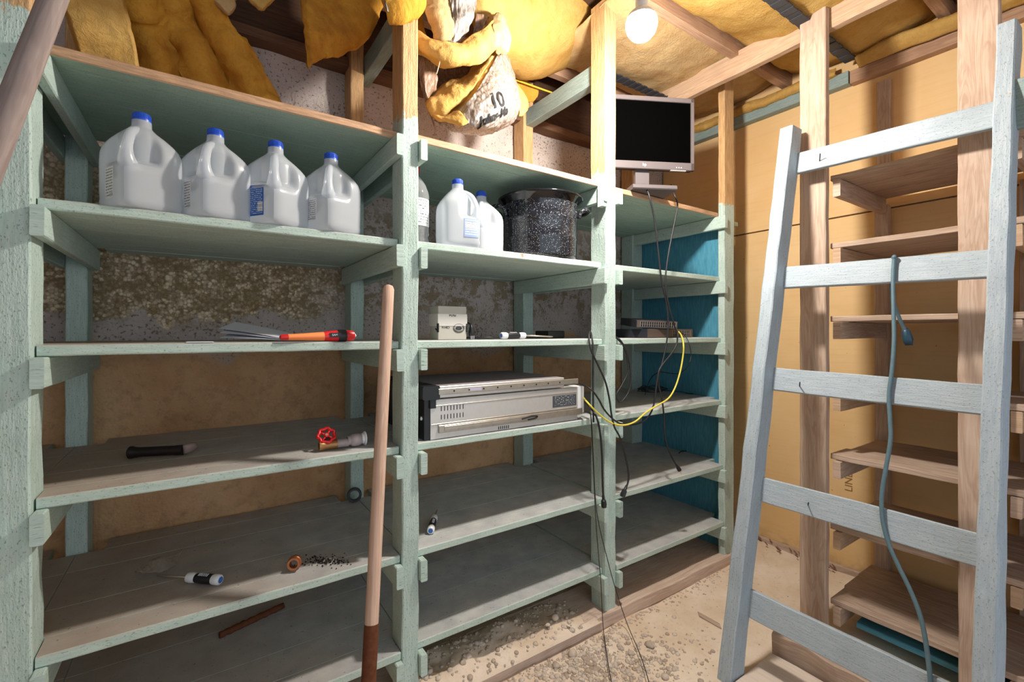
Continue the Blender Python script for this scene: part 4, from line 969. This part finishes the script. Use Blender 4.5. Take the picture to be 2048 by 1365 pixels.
# the torn bundle hanging between the two wide posts
bn_ = thing('torn_insulation_bundle', 'torn bundle of yellow insulation in printed clear film hanging above the shelf', 'insulation bundle', at(950, 270, Y=1.6))
def part(name, m, rows, thick, amp=.012, fr=9, nu=36, nv=30, rag=.05, seed=0., crinkle=0.):
    return sheet(N(rows), thick, amp, fr, nu, nv, rag, seed=seed, crinkle=crinkle).build(name, M[m], bn_, smooth=True)
pouch = [[(866, 240, 1.64), (902, 232, 1.56), (926, 214, 1.53), (945, 194, 1.52), (963, 165, 1.54), (986, 128, 1.60), (1003, 92, 1.68)],
         [(876, 247, 1.62), (912, 246, 1.52), (938, 234, 1.49), (962, 214, 1.48), (983, 184, 1.50), (1000, 145, 1.57), (1007, 98, 1.68)],
         [(890, 255, 1.61), (925, 257, 1.52), (958, 248, 1.48), (986, 226, 1.47), (1004, 195, 1.50), (1014, 155, 1.58), (1012, 106, 1.70)],
         [(912, 264, 1.63), (945, 266, 1.56), (980, 257, 1.52), (1010, 236, 1.52), (1026, 205, 1.55), (1026, 165, 1.62), (1017, 116, 1.72)],
         [(935, 269, 1.72), (962, 270, 1.68), (995, 262, 1.66), (1026, 244, 1.66), (1041, 218, 1.68), (1036, 178, 1.72), (1022, 128, 1.78)]]
pf = part('printed_film', 'film', pouch, .002, .005, 10, 110, 80, .015, 3.0, .006)
pouch_in = [[(a - (4 if i else 0), b - 10, y + .06) for (a, b, y) in r] for i, r in enumerate(pouch[:3])]
part('film_lining', 'insul', pouch_in, .03, .010, 10, 44, 30, .02, 5.0)
part('fibre_rim', 'insul', [[(850, 194, 1.72), (872, 186, 1.72), (902, 168, 1.72), (932, 158, 1.72), (956, 132, 1.74), (992, 96, 1.76)],
                           [(852, 214, 1.62), (878, 206, 1.60), (905, 192, 1.59), (934, 176, 1.59), (962, 146, 1.62), (998, 94, 1.70)],
                           [(862, 232, 1.60), (886, 230, 1.57), (908, 216, 1.56), (934, 194, 1.56), (960, 164, 1.58), (1002, 94, 1.68)]], .035, .016, 13, 60, 26, .06, 8.0)
part('fibre_curl', 'insul', [[(865, 232, 1.58), (885, 234, 1.55), (905, 226, 1.53)], [(880, 240, 1.55), (902, 238, 1.52), (922, 226, 1.51)], [(900, 240, 1.53), (916, 246, 1.50), (930, 240, 1.50)], [(916, 248, 1.51), (926, 252, 1.49), (936, 248, 1.5)]], .018, .01, 16, 24, 20, .08, 9.3)
part('kraft_lining', 'film_dark', [[(835, 98, 1.86), (880, 118, 1.88), (930, 124, 1.88), (985, 96, 1.86)], [(842, 150, 1.88), (885, 150, 1.9), (935, 145, 1.9), (985, 115, 1.86)], [(856, 212, 1.78), (885, 196, 1.80), (935, 172, 1.80), (985, 130, 1.80)]], .006, .006, 9, 30, 20, .02, 2.0)
part('hanging_film', 'film_dark', [[(836, 100, 1.62), (848, 98, 1.62), (862, 105, 1.66)], [(838, 150, 1.62), (852, 150, 1.60), (872, 152, 1.66)], [(848, 200, 1.64), (858, 200, 1.62), (868, 198, 1.68)], [(858, 226, 1.66), (862, 228, 1.65), (866, 226, 1.68)]], .002, .004, 9, 24, 40, .05, 6.0, .008)
part('fold_batt', 'insul', [[(815, 58, 1.64), (832, 60, 1.58), (858, 80, 1.54), (885, 94, 1.52), (920, 92, 1.52), (958, 66, 1.54), (985, 42, 1.58), (1000, 30, 1.62)],
                           [(816, 78, 1.62), (836, 86, 1.55), (860, 100, 1.51), (888, 112, 1.49), (922, 112, 1.49), (960, 94, 1.51), (990, 66, 1.56), (1008, 52, 1.62)],
                           [(826, 96, 1.64), (842, 104, 1.58), (862, 114, 1.55), (888, 125, 1.54), (924, 128, 1.54), (962, 116, 1.56), (996, 92, 1.60), (1014, 78, 1.66)]], .035, .016, 11, 70, 26, .06, 12.0)
part('torn_edge', 'insul_pale', [[(985, 36, 1.58), (998, 28, 1.58), (1006, 44, 1.60)], [(982, 60, 1.55), (1000, 56, 1.55), (1014, 62, 1.58)], [(985, 84, 1.56), (1002, 84, 1.56), (1016, 90, 1.6)], [(992, 104, 1.62), (1004, 106, 1.62), (1012, 108, 1.64)]], .03, .018, 18, 26, 30, .10, 14.0)
part('top_batt', 'insul_old', [[(758, -30, 1.40), (800, -34, 1.40), (850, -30, 1.44)], [(766, 4, 1.41), (802, 4, 1.40), (846, 2, 1.44)], [(772, 24, 1.42), (804, 27, 1.41), (838, 18, 1.45)], [(780, 30, 1.44), (808, 32, 1.44), (830, 26, 1.47)]], .05, .014, 10, 40, 30, .05, 15.0)
part('torn_strip', 'insul_old', [[(798, 26, 1.66), (822, 24, 1.64), (842, 22, 1.64)], [(804, 48, 1.68), (828, 50, 1.66), (846, 56, 1.66)], [(816, 74, 1.70), (838, 82, 1.68), (856, 92, 1.68)]], .03, .014, 12, 24, 30, .08, 16.0)
part('hanging_fibre', 'insul_pale', [[(838, -40, 1.56), (865, -40, 1.55), (902, -40, 1.56)], [(848, 0, 1.55), (872, 2, 1.53), (900, 0, 1.55)], [(860, 30, 1.54), (880, 34, 1.51), (902, 30, 1.54)], [(868, 56, 1.54), (886, 62, 1.51), (906, 55, 1.54)], [(874, 76, 1.55), (886, 84, 1.53), (896, 74, 1.55)]], .04, .022, 14, 36, 44, .09, 18.0)
part('silver_film', 'film', [[(892, -40, 1.52), (925, -42, 1.51), (958, -40, 1.54)], [(900, 0, 1.51), (926, 0, 1.50), (954, 0, 1.53)], [(906, 30, 1.51), (926, 34, 1.50), (948, 30, 1.53)], [(900, 58, 1.52), (918, 62, 1.51), (938, 55, 1.54)], [(890, 92, 1.54), (902, 94, 1.53), (915, 88, 1.55)]], .002, .006, 10, 50, 60, .03, 19.0, .012)
part('silver_film', 'film', [[(762, -20, 1.40), (768, -20, 1.39), (776, -18, 1.40)], [(767, 4, 1.39), (773, 8, 1.38), (782, 6, 1.40)], [(772, 20, 1.39), (776, 24, 1.385), (781, 22, 1.40)]], .002, .004, 10, 16, 24, .03, 20.0, .006)
part('silver_film', 'film_dark', [[(952, 28, 1.6), (966, 30, 1.6), (978, 34, 1.62)], [(950, 50, 1.6), (962, 54, 1.6), (972, 48, 1.62)], [(946, 66, 1.62), (954, 68, 1.62), (962, 62, 1.64)]], .002, .004, 10, 20, 24, .03, 22.0, .008)
part('side_flap', 'insul', [[(1008, 138, 1.76), (1016, 146, 1.76), (1024, 158, 1.78)], [(1020, 172, 1.76), (1030, 176, 1.75), (1042, 182, 1.77)], [(1034, 205, 1.75), (1044, 206, 1.74), (1054, 206, 1.76)], [(1038, 232, 1.74), (1046, 232, 1.74), (1052, 224, 1.75)]], .018, .006, 12, 20, 40, .05, 24.0)
part('rear_scrap', 'insul_old', [[(1030, 158, 1.98), (1052, 164, 1.98), (1078, 178, 1.98)], [(1034, 182, 1.99), (1056, 190, 1.99), (1074, 194, 1.99)], [(1040, 206, 2.0), (1054, 206, 2.0), (1062, 202, 2.0)]], .03, .014, 12, 24, 20, .09, 26.0)
part('film_tail', 'film_dark', [[(850, 205, 1.62), (855, 212, 1.62)], [(860, 232, 1.62), (865, 234, 1.62)], [(867, 252, 1.62), (871, 252, 1.62)], [(870, 272, 1.62), (872, 272, 1.62)]], .002, .003, 10, 8, 30, .05, 28.0, .004)
MB().tube(spline(px([(880, 84, 1.50), (881, 105, 1.5), (879, 125, 1.5), (876, 138, 1.5), (873, 148, 1.5)], 1.5), 20), .0016, 6).build('twine', M['twine'], bn_, smooth=True)
# printed words on the film: follow the film's own surface
pfn = net(N(pouch))
def on_film(body, u, v, size, ext, shear, name='lettering'):
    o = pfn(u, v); du = (pfn(u + .03, v) - pfn(u - .03, v)); dv = pfn(u, v + .03) - pfn(u, v - .03); n = du.cross(dv).normalized()
    vw = (V((0, 0, CZ)) - o).normalized()
    if n.dot(vw) < 0: n = -n
    n = (n * .5 + vw * .6).normalized()
    want = at(1003, 224, Y=1.5) - at(965, 238, Y=1.5); x = (want - n * want.dot(n)).normalized(); y = n.cross(x)
    t_ = text(body, size, o + n * .034, x, y, M['ink'], pf, name, .0005, shear, .0016)
    from mathutils.bvhtree import BVHTree
    bv = BVHTree.FromPolygons([v.co for v in pf.data.vertices], [tuple(p.vertices) for p in pf.data.polygons])
    bm = bmesh.new(); bm.from_mesh(t_.data); bmesh.ops.subdivide_edges(bm, edges=[e for e in bm.edges if e.calc_length() > .004], cuts=3)
    bmesh.ops.triangulate(bm, faces=bm.faces)
    for v in bm.verts:                                # lay the ink onto the wrinkled film
        h = bv.ray_cast(v.co + n * .06, -n)
        if h[0] is not None: v.co = h[0] + n * .0028
    bm.to_mesh(t_.data); bm.free()
    return t_
on_film('10', .62, .42, .082, .001, .35)
on_film('Johns-Ma', .48, .58, .043, .001, .35)

# ================================================================ FLOOR
def pebble_mesh(mb, c, r, seed):
    bm = bmesh.new(); bmesh.ops.create_icosphere(bm, subdivisions=2 if r > .009 else 1, radius=1.0)
    S = V((seed * 3.7, seed * 1.3, seed)); sx, sy, sz = random.uniform(.8, 1.25), random.uniform(.75, 1.1), random.uniform(.5, .8); ro = random.uniform(0, 6.28)
    vs = []
    for v_ in bm.verts:
        p = v_.co * (1 + .28 * noise.noise(v_.co * 1.3 + S)); x, y, z = p.x * sx * r, p.y * sy * r, p.z * sz * r
        vs.append(V((c.x + x * math.cos(ro) - y * math.sin(ro), c.y + x * math.sin(ro) + y * math.cos(ro), c.z + z)))
    bm.verts.index_update(); fs = [tuple(q.index for q in f.verts) for f in bm.faces]; bm.free(); mb.add(vs, fs)
# heap of dirt and gravel on the sill timber
def heap(u, v):
    x = .60 + .86 * u; y = 1.445 + .25 * v
    prof = max(0, 1 - ((u - .28) / .72) ** 2 if u > .28 else 1) * (1 - abs(2 * v - 1) ** 4)
    h = .048 * prof * (.75 + .5 * noise.noise(V((x * 9, y * 9, 2)))) + .006 * noise.noise(V((x * 40, y * 40, 5))) * prof
    return V((x, y, .036 + h if prof > .02 else .03))
mb = MB(); mb.grid(heap, 70, 24); tag(mb.build('dirt_heap', M['dirt'], smooth=True), 'heap of dirt spilled on the sill timber under the middle bay', 'dirt', kind='stuff')
mb = MB()
for k in range(420):
    u, v = random.random() ** 1.1, random.random(); p = heap(u, v)
    if p.z > .04: pebble_mesh(mb, p + V((0, 0, .001)), random.choice([.004, .005, .006, .008, .011]) * random.uniform(.8, 1.2), k)
for k in range(1500):
    q = at(random.gauss(1185, 95), random.gauss(1325, 42), Z=0)
    if q.y > 1.445 or q.y < .7: continue
    pebble_mesh(mb, V((q.x, q.y, floor_z(q.x, q.y) + .001)), random.choice([.003, .004, .005, .006, .008, .010]) * random.uniform(.8, 1.25), k)
for k in range(240):
    x = random.uniform(.9, 2.5); q = V((x, 1.452 - abs(random.gauss(0, .03)), 0)); pebble_mesh(mb, V((q.x, q.y, floor_z(q.x, q.y) + .001)), random.choice([.003, .005, .007]), k)
for k in range(500):
    x, y = random.uniform(-.3, 2.8), random.uniform(.2, 1.44); pebble_mesh(mb, V((x, y, floor_z(x, y))), random.choice([.002, .003, .004]), k)
tag(mb.build('gravel', M['stone'], smooth=True), 'loose grey gravel scattered on the dirt beside the sill timber', 'gravel', kind='stuff')
GR = 'larger loose stones'
st = [(1110, 1236, .019, 'largest pale stone on the dirt heap near the wide post'), (1138, 1245, .012, 'stone lying just past the largest one on the heap'), (1095, 1250, .012, 'stone just below the largest one on the heap'),
      (1300, 1284, .021, 'broad pale stone in the gravel between wire and ladder'), (1262, 1298, .014, 'stone touching the slanting black wire'), (1145, 1303, .024, 'widest flat stone in the middle of the gravel'),
      (1112, 1325, .016, 'stone at the edge of the gravel nearest the sill timber'), (1330, 1345, .017, 'reddish flat stone at the bottom edge of the gravel'), (1175, 1262, .014, 'stone below the timber between the two thin wires')]
for i, (a, b, r, lb) in enumerate(st):
    zz = .075 if i < 3 else 0; q = at(a, b, Z=zz)
    zz = zz - .004 if i < 3 else floor_z(q.x, q.y)
    mb = MB(); pebble_mesh(mb, V((q.x, q.y, zz + r * .3)), r, 50 + i); tag(mb.build('stone', M['stone'], smooth=True), lb, 'stone', GR)
a, b = at(1397, 1217, Z=.006), at(1441, 1241, Z=.006); a.z = floor_z(a.x, a.y) + .003; b.z = floor_z(b.x, b.y) + .003
tag(MB().beam(a, b, (.012, .012, 0), (0, 0, .003), .001, .002, .03).build('wood_splinter', M['wood_shelf']), 'flat wood splinter lying on bare dirt near the ladder foot', 'wood')
tag(MB().beam((1.955, .945, .045), (1.955, .45, .045), (.045, 0, 0), (0, 0, .05), c=.008, wob=.014, seg=.03).build('timber_block', M['wood_shelf']), 'rough edged timber block on the floor behind the lowest rung', 'timber')
tag(MB().beam((1.73, .935, .008), (1.73, .3, .012), (.16, 0, 0), (0, 0, .012), c=.003, wob=.003).build('loose_plank', M['wood_pale']), 'pale loose plank lying flat on the floor at the ladder foot', 'plank')
tag(MB().beam((2.42, .80, .05), (2.42, -.4, .05), (.10, 0, 0), (0, 0, .012), c=.003, wob=.002).build('floor_board', M['paint_blue_shade']), 'blue painted board lying on the floor under the lowest bare shelf', 'board')
mb = MB()
for k in range(26):
    y = random.uniform(1.05, 1.55); x = WX - .035 - abs(random.gauss(0, .03)); s_ = random.uniform(.004, .012)
    mb.beam((x, y - s_, floor_z(x, y) + .02), (x, y + s_, floor_z(x, y) + .03 + s_ * .5), (s_ * .5, 0, 0), (0, 0, .002), .0005, 0, 9)
tag(mb.build('debris', M['red_paint']), 'reddish flakes of debris along the foot of the plywood wall', 'debris', kind='stuff')
